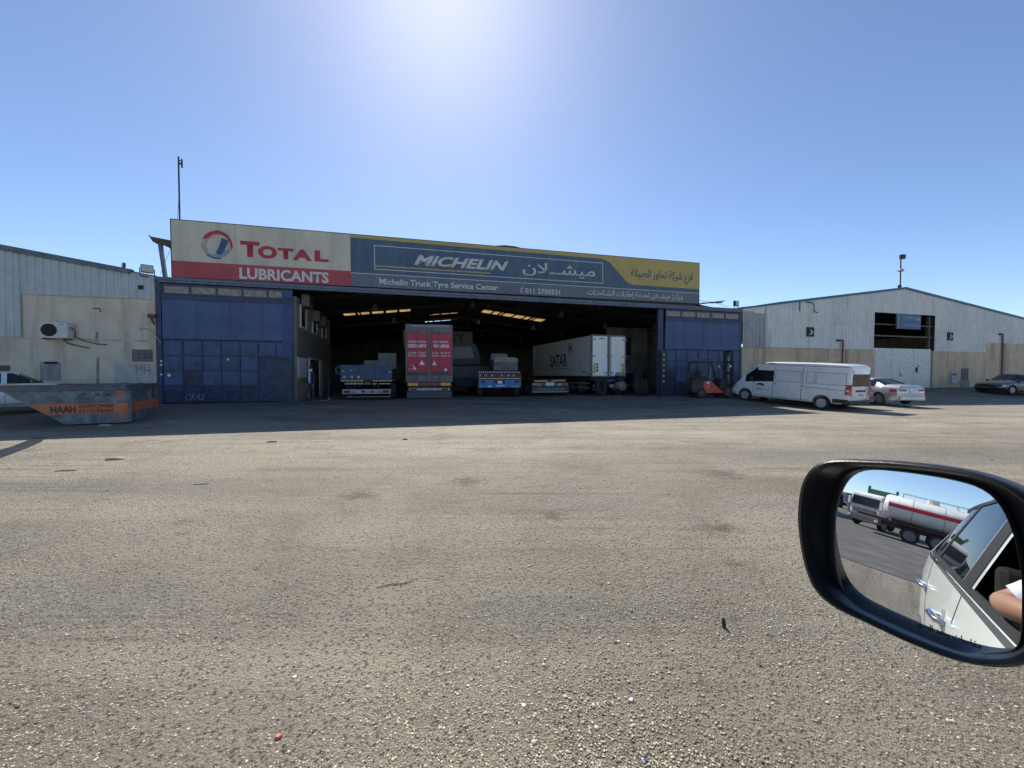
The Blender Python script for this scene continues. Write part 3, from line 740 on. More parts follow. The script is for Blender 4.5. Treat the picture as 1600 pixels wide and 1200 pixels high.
floodlight(32.2, .1, 5.88, .3, 'floodlight on the roof corner above the right blue gate')

# ------------------------------------------------------------------ corrugated sheets
def sheet(parent, u0, u1, zb, ztf, m, name='cladding_sheet', y=0.0, pitch=.25, depth=.035):
    """trapezoidal profile sheet from u0 to u1, bottom zb, top given by a function of u"""
    prof = []; u = u0
    while u < u1 - 1e-6:
        for d, dy in ((0, 0), (.42, 0), (.52, -depth), (.80, -depth), (.90, 0)):
            uu = u + d * pitch
            if uu < u1: prof.append((uu, dy))
        u += pitch
    prof.append((u1, 0))
    n = len(prof); vs = []; fs = []
    for a, d in prof: vs.append((a, y + d, zb))
    for a, d in prof: vs.append((a, y + d, ztf(a)))
    for a, d in prof: vs.append((a, y + .012 + d, zb))
    for a, d in prof: vs.append((a, y + .012 + d, ztf(a)))
    for i in range(n - 1):
        fs += [(i, i + 1, n + i + 1, n + i), (2 * n + i + 1, 2 * n + i, 3 * n + i, 3 * n + i + 1), (i, 2 * n + i, 2 * n + i + 1, i + 1)]
    fs += [(0, n, 3 * n, 2 * n), (n - 1, 3 * n - 1, 4 * n - 1, 2 * n - 1)]
    return MB().add(vs, fs).build(name, m, parent, fix=False)

# ------------------------------------------------------------------ right warehouse
rw = fthing('gabled_warehouse', 'white corrugated gable warehouse with tan base wall right of the service hall', 'warehouse', 32.62, 0, 0)
U = 32.62
def rtop(u):
    U_ = u + U
    return 5.95 + (8.12 - 5.95) * (U_ - 32.9) / (48.4 - 32.9) if U_ < 48.4 else 8.12 - (8.12 - 6.30) * (U_ - 48.4) / (63.7 - 48.4)
g0, g1 = 45.15 - U, 52.05 - U       # gate bay
e1 = 80 - U - 12
rr = random.Random(3)
u = 2.05
edges_low = []
while u < e1:
    nxt = min(u + 2.0, e1)
    if u < g0 < nxt: nxt = g0
    if u < 58.45 - U - .01 < nxt: nxt = 58.45 - U
    if g0 <= u < g1: u = g1; continue
    # lower row
    zb_ = 3.27 if u < 58.4 - U else 4.12
    sheet(rw, u + .004, nxt - .004, zb_, lambda a: 5.055, CLAD if rr.random() < .7 else CLAD2, y=rr.uniform(-.004, .004))
    u = nxt
u = 2.05
while u < e1:
    nxt = min(u + 2.0, e1)
    for cut in (g0, g1, 48.4 - U):
        if u < cut - .01 < nxt - .02: nxt = min(nxt, cut)
    zb_ = 6.16 if g0 - .01 <= u < g1 - .01 else 5.03
    sheet(rw, u + .004, nxt - .004, zb_, lambda a: rtop(a) - .02, CLAD if rr.random() < .75 else CLAD2, y=-.018 + rr.uniform(-.004, .004))
    u = nxt
# old bleached sheets at the joint with the hall, one shorter than the next
sheet(rw, .02, 1.0, 3.2, lambda a: 5.72, mat('weathered_sheet', (.36, .37, .36), var=.15, rough=.6, dirt=(.2, .18, .15), dirt_amt=.5, streak=True), y=-.05, pitch=.33)
sheet(rw, 1.0, 2.04, 3.2, lambda a: 5.60, mat('weathered_sheet', (.36, .37, .36)), y=-.055, pitch=.33)
sheet(rw, .02, 2.0, 5.0, lambda a: rtop(a) - .03, CLAD, y=.0)
# walls under the cladding
MB().box(0, g0 + .15, -.02, .25, -.3, 3.25).build('base_wall', CONC, rw)
MB().box(g1, e1, -.02, .25, -.3, 3.26).build('base_wall', CONC, rw)
MB().box(58.45 - U, e1, -.035, -.021, -.3, 4.12).build('raised_wall', CONC, rw)
MB().box(g1 - .25, g1 - .005, -.05, .2, -.2, 3.3).build('gate_pier', CONC, rw)
for uu in (42.2 - U, 60.9 - U): MB().box(uu, uu + .28, -.06, -.036, 0, 3.2 if uu < 20 else 4.1).build('pilaster', mat('pilaster_plaster', (.34, .32, .28), dirt=(.2, .16, .12), dirt_amt=.5, streak=True, rough=.9), rw)
# roof trim on both slopes, roof behind
MB().prism([(-.05, rtop(-.05) - .05), (48.4 - U, 8.10), (e1, rtop(e1) - .02), (e1, rtop(e1) + .13), (48.4 - U, 8.26), (3.0, rtop(3.0) + .12), (-.05, rtop(0) + .03)], 'y', -.12, .1).build('roof_trim', FASC, rw)
MB().prism([(0, rtop(0)), (48.4 - U, 8.12), (e1, rtop(e1)), (e1, rtop(e1) + .08), (48.4 - U, 8.2), (0, rtop(0) + .08)], 'y', .1, 30).build('roof', RF, rw)
MB().box(0, .15, .25, 30, -.3, rtop(0)).build('side_wall', CONC, rw)
MB().box(e1 - .15, e1, .25, 30, -.3, rtop(e1)).build('side_wall', CONC, rw)
MB().box(.15, e1 - .15, 29.8, 30, -.3, rtop(e1)).build('rear_wall', IW, rw)
# white painted steel doors
WD = mat('chipped_white_steel', (.70, .67, .62), rough=.5, var=.07, dirt=(.25, .20, .17), dirt_amt=.45, dirt_scale=5, bump=.2, bscale=5)
dz = .30
for k, (a, b) in enumerate(((g0 + .05, g0 + 2.0), (g0 + 2.0, g0 + 4.5), (g0 + 4.5, g1 - .35))):
    d = MB().box(a + .015, b - .015, .02, .08, dz, 3.43).build('door_leaf', WD, rw, bevel=.01)
    if k == 1:
        MB().box(a + .9, b - .1, .0, .018, dz + .1, 2.15).build('wicket_panel', WD, d, bevel=.005)
        MB().box(a + 1.0, a + 1.06, -.03, .0, 1.2, 1.5).build('handle', STEEL, d)
    if k == 2:
        MB().box(a + .25, a + .50, -.02, .018, 1.55, 1.95).build('lock_plate', STEEL, d)
        MB().box(a + .5, a + .62, -.02, .018, 2.0, 2.1).build('lock_plate', STEEL, d)
# transom: two dark rails across the open top
MB().box(g0, g1, .12, .2, 4.35, 4.45).box(g0, g1, .12, .2, 5.25, 5.33).build('transom_rail', mat('dull_rail', (.10, .095, .09)), rw)
MB().box(g1 - .55, g1 - .35, .1, .3, 3.3, 6.1).build('jamb_post', RUST, rw)
MB().box(g0, g0 + .05, .02, .25, 3.45, 6.16).box(g1 - .05, g1, .0, .25, 3.3, 6.16).build('opening_frame', STEEL, rw)
# vents
for k, (ua, za) in enumerate(((38.35, 4.15), (53.5, 4.22))):
    v = MB().box(ua - U, ua - U + .68, -.07, -.05, za, za + .62).build('vent_opening', BLACK, rw)
    MB().box(ua - U - .03, ua - U + .71, -.055, -.04, za - .03, za + .65).build('vent_frame', STEEL, rw)
    MB().prism([(ua - U + .15, za + .05), (ua - U + .55, za + .15), (ua - U + .62, za + .35), (ua - U + .25, za + .55), (ua - U + .35, za + .3)], 'y', -.085, -.071).build('bent_flap', mat('bent_metal', (.38, .34, .28)), rw)
MB().box(55.35 - U, 56.3 - U, -.035, -.021, .9, 1.9).build('bricked_opening', mat('dark_plaster_patch', (.17, .14, .115), var=.2, rough=.9, bump=.3), rw)
MB().box(55.2 - U, 56.5 - U, -.033, -.021, -.1, .88).build('smudge_patch', mat('grey_plaster_patch', (.28, .26, .235), var=.25, rough=.9, dirt=(.12, .11, .1), dirt_amt=.5), rw)
MB().box(35.0 - U + 2.6, 35.0 - U + 2.7, -.06, -.05, 5.9, 6.7).build('hanging_strap', STEEL, rw)
MB().tube([(38.2 - U, -.08, 6.6), (38.9 - U, -.1, 6.55), (39.0 - U, -.1, 5.95), (39.3 - U, -.1, 5.85)], .03, 6).build('loose_trim', STEEL, rw)

hs = fthing('hanging_sign', 'small blue sign board hanging in the open top of the warehouse gate', 'sign', 47.6, -.05, 4.98)
MB().box(0, .28, 0, .1, 0, 1.18).build('side_panel', mat('sign_dull_grey', (.20, .23, .24)), hs)
MB().box(.28, 2.65, -.02, .1, 0, 1.18).build('sign_face', mat('small_sign_blue', (.07, .15, .27), var=.1), hs)
text(arabic('مصنع الشركة'), 'letters', SWHT, hs, (.75, .72, 2.45, 1.0), y=-.03)
text(arabic('ورشة صيانة الشاحنات'), 'letters', SWHT, hs, (.55, .18, 2.5, .42), y=-.03)
text(arabic('ط'), 'logo', SWHT, hs, (2.1, .66, 2.5, 1.02), y=-.035, bold=.03)

mb = fthing('meter_box', 'grey electricity meter box on the tan wall right of the white doors', 'meter box', 53.95, -.06, .68)
MB().box(0, .55, -.12, .04, 0, .95).build('case', mat('meter_grey', (.42, .43, .44), rough=.5), mb, bevel=.02)
MB().box(.08, .22, -.135, -.121, .6, .82).build('window', BLACK, mb); MB().box(.33, .47, -.135, -.121, .6, .82).build('window', BLACK, mb)
text('9-1', 'lettering', INK, mb, (.15, .3, .4, .42), y=-.123, extrude=.002)

def wall_lamp(u, zt, zb, reach, m, label):
    t = fthing('lamp_post', label, 'lamp', u, -.12, zb)
    MB().tube([(0, 0, 0), (0, 0, zt - zb)], .05, 8).build('pole', m, t)
    MB().tube([(0, 0, zt - zb - .02), (reach, 0, zt - zb)], .04, 8).build('arm', m, t)
    MB().box(reach - .12, reach + .08, -.08, .08, zt - zb - .12, zt - zb + .03).build('lamp_head', STEEL, t)
RP = mat('red_oxide_pole', (.28, .05, .04), rough=.7)
wall_lamp(42.35 - .55, 3.95, 1.0, -.42, RP, 'dark red bent lamp pole standing above the white van roof')
wall_lamp(60.55, 4.92, .2, -.30, RUST, 'thin brown lamp pole against the raised tan wall at right')
rl = fthing('roof_light_pole', 'roof light pole with camera on the peak of the white gable', 'light pole', 48.1, .1, 8.2)
MB().tube([(0, 0, 0), (0, 0, 2.55)], .045, 8).build('pole', RUST, rl)
MB().box(.02, .36, -.12, .12, 2.3, 2.62).build('lamp_head', STEEL, rl)
MB().prism([(-.28, 1.35), (0, 1.55), (.28, 1.35), (.2, 1.3), (-.2, 1.3)], 'y', -.1, .1).build('camera_hood', mat('camera_grey', (.35, .35, .36)), rl)
MB().box(-.2, -.02, -.1, .05, -.02, .22).build('junction_box', STEEL, rl)

# ------------------------------------------------------------------ left warehouse
lw = fthing('left_warehouse', 'pale plaster and grey corrugated warehouse at the left edge of the picture', 'warehouse', -30, 0, 0)
V0 = -30
def ltop(u): return 5.86 + (-.64 - (u + V0)) * .158 if (u + V0) > -22 else 5.86 + 21.36 * .158 - (-22 - (u + V0)) * .158
eL = -.72 - V0
u = 0.0
LC = mat('left_sheet', (.47, .50, .49), rough=.45, var=.10, dirt=(.28, .26, .22), dirt_amt=.35, streak=True)
while u < eL - .05:
    nxt = min(u + 1.37, eL)
    if u < -5.45 - V0 < nxt: nxt = -5.45 - V0
    zb_ = 4.80 if u >= -5.46 - V0 else 2.96
    if zb_ < 3:
        sheet(lw, u + .004, nxt - .004, 2.96, lambda a: 4.70, LC, y=-.07 + rr.uniform(-.004, .004), pitch=.27)
        sheet(lw, u + .004, nxt - .004, 4.66, lambda a: ltop(a) - .02, LC, y=-.05 + rr.uniform(-.004, .004), pitch=.27)
    else: sheet(lw, u + .004, nxt - .004, zb_, lambda a: ltop(a) - .02, LC, y=-.05 + rr.uniform(-.004, .004), pitch=.27)
    u = nxt
# plaster wall
MB().box(0, eL, 0, .25, -.3, 4.86).build('plaster_wall', CONCL, lw)
MB().box(0, eL, -.012, -.001, 2.86, 2.95).build('ledge', CONC, lw)
MB().prism([(0, ltop(0) - .08), (8, ltop(8) - .08), (eL - .9, ltop(eL - .9) - .12), (eL - .8, ltop(eL - .8) + .1), (8, ltop(8) + .16), (0, ltop(0) + .16)], 'y', -.16, .1).build('roof_trim', FASCG, lw)
MB().prism([(0, ltop(0) - .05), (8, ltop(8) - .05), (eL, ltop(eL) - .05), (eL, ltop(eL) + .05), (8, ltop(8) + .05), (0, ltop(0) + .05)], 'y', .1, 25).build('roof', RF, lw)
MB().box(0, .2, .25, 25, -.3, ltop(0) - .1).build('side_wall', CONC, lw)
def lu(x): return x - V0
MB().box(lu(-1.30), lu(-1.10), -.10, -.09, 5.22, 5.41).build('square_hole', BLACK, lw)
h = MB().box(lu(-1.62), lu(-.86), -.012, -.001, 1.95, 2.50).build('window_opening', DARK, lw)
for i in range(3):
    for j in range(3):
        MB().box(lu(-1.60) + i * .247, lu(-1.60) + i * .247 + .235, -.022, -.013, 1.97 + j * .175, 1.97 + j * .175 + .16).build('block', mat('grey_block', (.17, .16, .15), var=.3, rough=.9), h)
MB().box(lu(-2.3), lu(-.75), -.01, -.001, .6, 1.88).build('repaired_panel', mat('repair_plaster', (.44, .42, .39), var=.15, rough=.9), lw)
text('MH', 'graffiti', mat('pencil_mark', (.22, .21, .20)), lw, (lu(-1.5), 1.35, lu(-.95), 1.75), y=-.014, extrude=.002)
MB().box(lu(-6.6), lu(-5.9), -.02, -.001, 1.35, 1.75).build('vent_grille', mat('brown_vent', (.12, .08, .06)), lw)
MB().box(lu(-4.9), lu(-4.2), -.012, -.001, 1.1, 1.9).build('damp_patch', mat('damp_plaster', (.30, .29, .27), var=.3, rough=.9, bump=.4), lw)
MB().box(lu(-4.75), lu(-4.3), -.03, -.013, 1.82, 1.92).build('slot', BLACK, lw)
MB().tube([(lu(-3.0), -.05, 4.3), (lu(-2.75), -.08, 4.3), (lu(-2.7), -.08, 4.15)], .018, 6).build('hook', STEEL, lw)
for z0_, z1_ in ((.3, 2.1), (2.75, 3.25)): MB().prism([(lu(-2.98), z0_), (lu(-2.90), z0_ + .1), (lu(-2.84), z0_ - .15), (lu(-2.86), (z0_ + z1_) / 2), (lu(-2.83), z1_), (lu(-2.93), z1_ + .03), (lu(-2.95), (z0_ + z1_) / 2 + .1)], 'y', -.006, -.001).build('rust_stain', mat('rust_run', (.34, .24, .16), var=.3, rough=.9), lw)
MB().box(lu(-.75), lu(-.60), -.05, .2, 0, 5.6).build('joint_post', CONC, lw)
bl = fthing('broken_bracket', 'rusty broken bracket at the joint beside the left blue gate', 'bracket', -.72, -.1, 3.95)
MB().box(-.2, .05, -.1, 0, 0, .16).bar((-.1, -.05, 0), (.05, -.1, -.3), .06).build('bracket', RUST, bl)
cw_ = fthing('loose_cable', 'pale loose cable arching from the plaster wall to the blue gate edge', 'cable', -1.3, -.08, 3.35)
MB().tube([(0, 0, .05), (.15, -.05, .12), (.45, -.08, .06), (.7, -.05, -.3), (.82, -.03, -.55)], .022, 6).build('cable', mat('pale_cable', (.35, .34, .32)), cw_)

ac = fthing('air_conditioner_unit', 'white split unit condenser on the pale plaster wall of the left warehouse', 'air conditioner', -4.62, -.03, 2.92)
ACW = mat('yellowed_white', (.58, .57, .52), rough=.5, var=.08)
MB().box(0, .95, -.38, 0, 0, .68).build('casing', ACW, ac, bevel=.02)
MB().lathe([(.27, 0), (.27, -.015), (.25, -.02)], (.32, -.38, .34), 'y', 28).build('fan_opening', BLACK, ac)
fg = MB()
for r_ in (.08, .14, .2, .26):
    pts = [(.32 + r_ * math.cos(t * math.pi / 12), -.41, .34 + r_ * math.sin(t * math.pi / 12)) for t in range(25)]
    fg.tube(pts, .004, 4)
fg.build('fan_guard', STEEL, ac)
MB().box(.66, .82, -.383, -.379, .585, .605).build('badge', INK, ac)
MB().bar((.1, -.4, -.03), (.1, 0, -.03), .04).bar((.85, -.4, -.03), (.85, 0, -.03), .04).build('bracket', STEEL, ac)
MB().tube([(.95, -.2, .5), (1.05, -.1, .3), (1.0, -.05, .1), (1.3, -.03, -.08), (1.75, -.03, -.2), (2.1, -.03, -.22)], .018, 6).build('pipe', STEEL, ac)
MB().tube([(.6, -.1, 0), (.75, -.06, -.2), (1.1, -.04, -.3), (1.45, -.04, -.38)], .022, 6).build('pipe', STEEL, ac)
# ------------------------------------------------------------------ wheels
def wheel(parent, c, r=.33, w=.22, axis='y', side=-1, rim=RIM, spokes=0, name='wheel', truck=False):
    """side: which way the visible face points along the axis"""
    m = MB(); h = w / 2
    m.lathe([(r * .60, -h * .85), (r * .90, -h), (r * .985, -h * .75), (r, -h * .3), (r, h * .3), (r * .985, h * .75), (r * .90, h), (r * .60, h * .85)], c, axis, 28)
    t = m.build(name, TYRE, parent, smooth=50)
    s = side
    if truck: prof = [(.62 * r, h * .88 * s), (.58 * r, h * .8 * s), (.52 * r, h * .2 * s), (.28 * r, h * .15 * s), (.24 * r, h * .75 * s), (.1 * r, h * .8 * s)]
    else: prof = [(.66 * r, h * .9 * s), (.62 * r, h * .95 * s), (.56 * r, h * .55 * s), (.3 * r, h * .5 * s), (.22 * r, h * .85 * s), (.02 * r, h * .9 * s)]
    rm = MB(); rm.lathe(prof, c, axis, 28)
    ro = rm.build('rim', rim, t, smooth=35)
    sp = MB()
    n = spokes or 8
    for k in range(n):
        a = 2 * math.pi * k / n
        if spokes:
            p0 = (r * .15 * math.cos(a), r * .15 * math.sin(a)); p1 = (r * .60 * math.cos(a), r * .60 * math.sin(a))
            q = h * .82 * s
            P = lambda p: {'y': (c[0] + p[0], c[1] + q, c[2] + p[1]), 'x': (c[0] + q, c[1] + p[0], c[2] + p[1])}[axis]
            sp.bar(P(p0), P(p1), r * .14, h * .3)
        else:
            p = (r * .43 * math.cos(a), r * .43 * math.sin(a)); q = h * .56 * s
            cc = {'y': (c[0] + p[0], c[1] + q, c[2] + p[1]), 'x': (c[0] + q, c[1] + p[0], c[2] + p[1])}[axis]
            sp.lathe([(r * .085, -.014), (r * .085, .014)], cc, axis, 8)
    sp.build('spokes' if spokes else 'rim_holes', rim if spokes else BLACK, t)
    return t

# ------------------------------------------------------------------ car bodies (front towards +x, width along y)
class Loft:
    """st: list of (x, zbot, zbelt, ztop, hw, hr); section rows: 0-1 floor, 1-5 side, 5-6 glass row, 6-9 roof"""
    def __init__(s, st, step=.16, arch=None):
        s.st = sorted(st)
        xs = []
        for a, b in zip(s.st, s.st[1:]):
            n = max(1, int(round((b[0] - a[0]) / step)))
            xs += [a[0] + (b[0] - a[0]) * i / n for i in range(n)]
        xs.append(s.st[-1][0]); s.xs = xs
    def par(s, x):
        st = s.st
        x = max(st[0][0], min(st[-1][0], x))
        for a, b in zip(st, st[1:]):
            if x <= b[0]:
                t = (x - a[0]) / (b[0] - a[0]); return [a[i] + (b[i] - a[i]) * t for i in range(1, 6)]
    def sec(s, x):
        zb, zl, zt, hw, hr = s.par(x)
        zt_r = max(zl + .005, zt - .07)
        return [(0, zb), (hw * .88, zb), (hw * .965, zb + .07), (hw, zb + .45 * (zl - zb)), (hw * .992, zb + .78 * (zl - zb)), (hw * .95, zl),
                (hr, zt_r), (hr * .86, zt - .018 if zt - .018 > zt_r else zt_r + .004), (hr * .5, zt), (0, zt + .012)]
    def side(s, x, z):
        sc = s.sec(x)
        for a, b in zip(sc[2:], sc[3:7]):
            if a[1] <= z <= b[1]: return a[0] + (b[0] - a[0]) * (z - a[1]) / max(1e-6, b[1] - a[1])
        return sc[2][0] if z < sc[2][1] else sc[6][0]
    def build(s, parent, paint, glassfn, arches=(), ar=.36, name='body', depth=.3, smooth=38, openfn=None, underside=BLACK, skin=False):
        """glassfn(x, row, side) -> None or a slot index >= 1"""
        vs = []; fs = []; mi = []
        ring = 18
        for x in s.xs:
            sc = s.sec(x)
            half = sc + [(-p[0], p[1]) for p in sc[-2:0:-1]]
            for y, z in half: vs.append((x, y, z))
        n = len(s.xs)
        for i in range(n - 1):
            xm = (s.xs[i] + s.xs[i + 1]) / 2
            for j in range(ring):
                row = j if j < 9 else 17 - j
                f = (i * ring + j, i * ring + (j + 1) % ring, (i + 1) * ring + (j + 1) % ring, (i + 1) * ring + j)
                g = glassfn(xm, row, 1 if j < 9 else -1) if glassfn else 0
                fs.append(f); mi.append(g or 0)
        fs.append(tuple(range(ring))[::-1]); mi.append(0)
        fs.append(tuple((n - 1) * ring + j for j in range(ring))); mi.append(0)
        me = bpy.data.meshes.new(name); me.from_pydata(vs, [], fs)
        nslots = max(mi) + 1
        for k in range(nslots + 1): me.materials.append(paint)
        me.polygons.foreach_set('material_index', mi)
        bm = bmesh.new(); bm.from_mesh(me); bmesh.ops.recalc_face_normals(bm, faces=bm.faces); bm.to_mesh(me); bm.free()
        ob = bpy.data.objects.new(name, me); COL.objects.link(ob)
        if arches:
            cut = MB()
            for ax in arches:
                for sd in (-1, 1):
                    hw = s.par(ax[0])[3]
                    y0, y1 = sorted((sd * (hw - depth), sd * (hw + .2)))
                    cut.lathe([(ar, y0), (ar, y1)], (ax[0], 0, ax[1]), 'y', 28)
            co = cut.build('cutter', BLACK)
            md = ob.modifiers.new('b', 'BOOLEAN'); md.operation = 'DIFFERENCE'; md.object = co; md.solver = 'EXACT'; md.material_mode = 'INDEX'
            dg = bpy.context.evaluated_depsgraph_get(); dg.update()
            me2 = bpy.data.meshes.new_from_object(ob.evaluated_get(dg))
            bpy.data.objects.remove(co); ob.modifiers.clear(); ob.data = me2; me = me2
        # split glass faces off
        parts = {}
        for k in range(1, nslots):
            cen = [p.center.y for p in me.polygons if p.material_index == k]
            halves = (0,) if min(abs(c) for c in cen) < .45 else (-1, 1)
            for hf in halves:
                bm = bmesh.new(); bm.from_mesh(me)
                kill = [f for f in bm.faces if f.material_index != k or (hf and f.calc_center_median().y * hf < 0)]
                bmesh.ops.delete(bm, geom=kill, context='FACES')
                if not len(bm.faces): bm.free(); continue
                m2 = bpy.data.meshes.new('glass'); bm.to_mesh(m2); bm.free(); parts[(k, hf)] = m2
        bm = bmesh.new(); bm.from_mesh(me)
        bmesh.ops.delete(bm, geom=[f for f in bm.faces if 1 <= f.material_index < nslots], context='FACES')
        bm.to_mesh(me); bm.free()
        me.materials.clear(); me.materials.append(paint); me.name = name
        zero = [0] * len(me.polygons); me.polygons.foreach_set('material_index', zero)
        me.shade_smooth(); me.set_sharp_from_angle(angle=R(smooth))
        ob.parent = parent; ob.name = name
        res = {}
        for k, m2 in parts.items():
            if openfn and openfn(k[0]): continue
            nm, gm = s.glassnames.get(k[0], ('window', GLASS))
            m2.materials.clear(); m2.materials.append(gm); m2.polygons.foreach_set('material_index', [0] * len(m2.polygons))
            m2.shade_smooth(); m2.set_sharp_from_angle(angle=R(smooth)); m2.name = nm
            o = bpy.data.objects.new(nm, m2); COL.objects.link(o); o.parent = parent; res[k] = o
        return ob, res
    glassnames = {}
    def ribbon(s, name, m, parent, pts, w, sd=-1, off=.004, thick=.008):
        """thin strip following the side surface along (x,z) points; w = width"""
        b = MB()
        P = []
        for k, (x, z) in enumerate(pts): P.append((x, z))
        dense = []
        for a, c in zip(P, P[1:]):
            n = max(1, int(math.hypot(c[0] - a[0], c[1] - a[1]) / .12))
            dense += [(a[0] + (c[0] - a[0]) * i / n, a[1] + (c[1] - a[1]) * i / n) for i in range(n)]
        dense.append(P[-1])
        vs = []
        for i, (x, z) in enumerate(dense):
            q = dense[min(i + 1, len(dense) - 1)]; p = dense[max(i - 1, 0)]
            dx, dz = q[0] - p[0], q[1] - p[1]; l = math.hypot(dx, dz) or 1; nx_, nz_ = -dz / l * w / 2, dx / l * w / 2
            for s_ in (-1, 1):
                xx, zz = x + nx_ * s_, z + nz_ * s_
                y = s.side(xx, zz)
                vs.append((xx, sd * (y + off), zz)); vs.append((xx, sd * (y - thick), zz))
        fs = []
        for i in range(len(dense) - 1):
            a = i * 4; c = a + 4
            fs += [(a, c, c + 2, a + 2), (a + 1, a + 3, c + 3, c + 1), (a, a + 1, c + 1, c), (a + 2, c + 2, c + 3, a + 3)]
        fs += [(0, 2, 3, 1), (len(vs) - 4, len(vs) - 3, len(vs) - 1, len(vs) - 2)]
        b.add(vs, fs); return b.build(name, m, parent)
    def patch(s, name, m, parent, x0, x1, z0, z1, sd=-1, off=.012, thick=.02, poly=None, n=5):
        """block of the side surface between x0..x1, z0..z1 standing proud"""
        b = MB(); vs = []
        for i in range(n + 1):
            x = x0 + (x1 - x0) * i / n
            for j in range(n + 1):
                z = z0 + (z1 - z0) * j / n; y = s.side(x, z)
                vs.append((x, sd * (y + off), z))
        K = (n + 1) ** 2
        vs += [(v[0], v[1] - sd * (off + thick), v[2]) for v in vs]
        fs = []
        for i in range(n):
            for j in range(n):
                a = i * (n + 1) + j; fs += [(a, a + n + 1, a + n + 2, a + 1), (K + a, K + a + 1, K + a + n + 2, K + a + n + 1)]
        for i in range(n):
            for (a, c) in ((i, i + 1), (n * (n + 1) + i, n * (n + 1) + i + 1), (i * (n + 1), (i + 1) * (n + 1)), (i * (n + 1) + n, (i + 1) * (n + 1) + n)):
                fs.append((a, c, K + c, K + a))
        b.add(vs, fs); return b.build(name, m, parent)

def car_paint(name, c, metal=0.0, rough=.28, dirt=(.30, .26, .2), dirt_amt=.12):
    return mat(name, c, rough=rough, metal=metal, var=.04, scale=2, coat=.7, dirt=dirt, dirt_amt=dirt_amt, dirt_scale=2)
SEAM = mat('panel_gap', (.05, .05, .05), rough=.8)

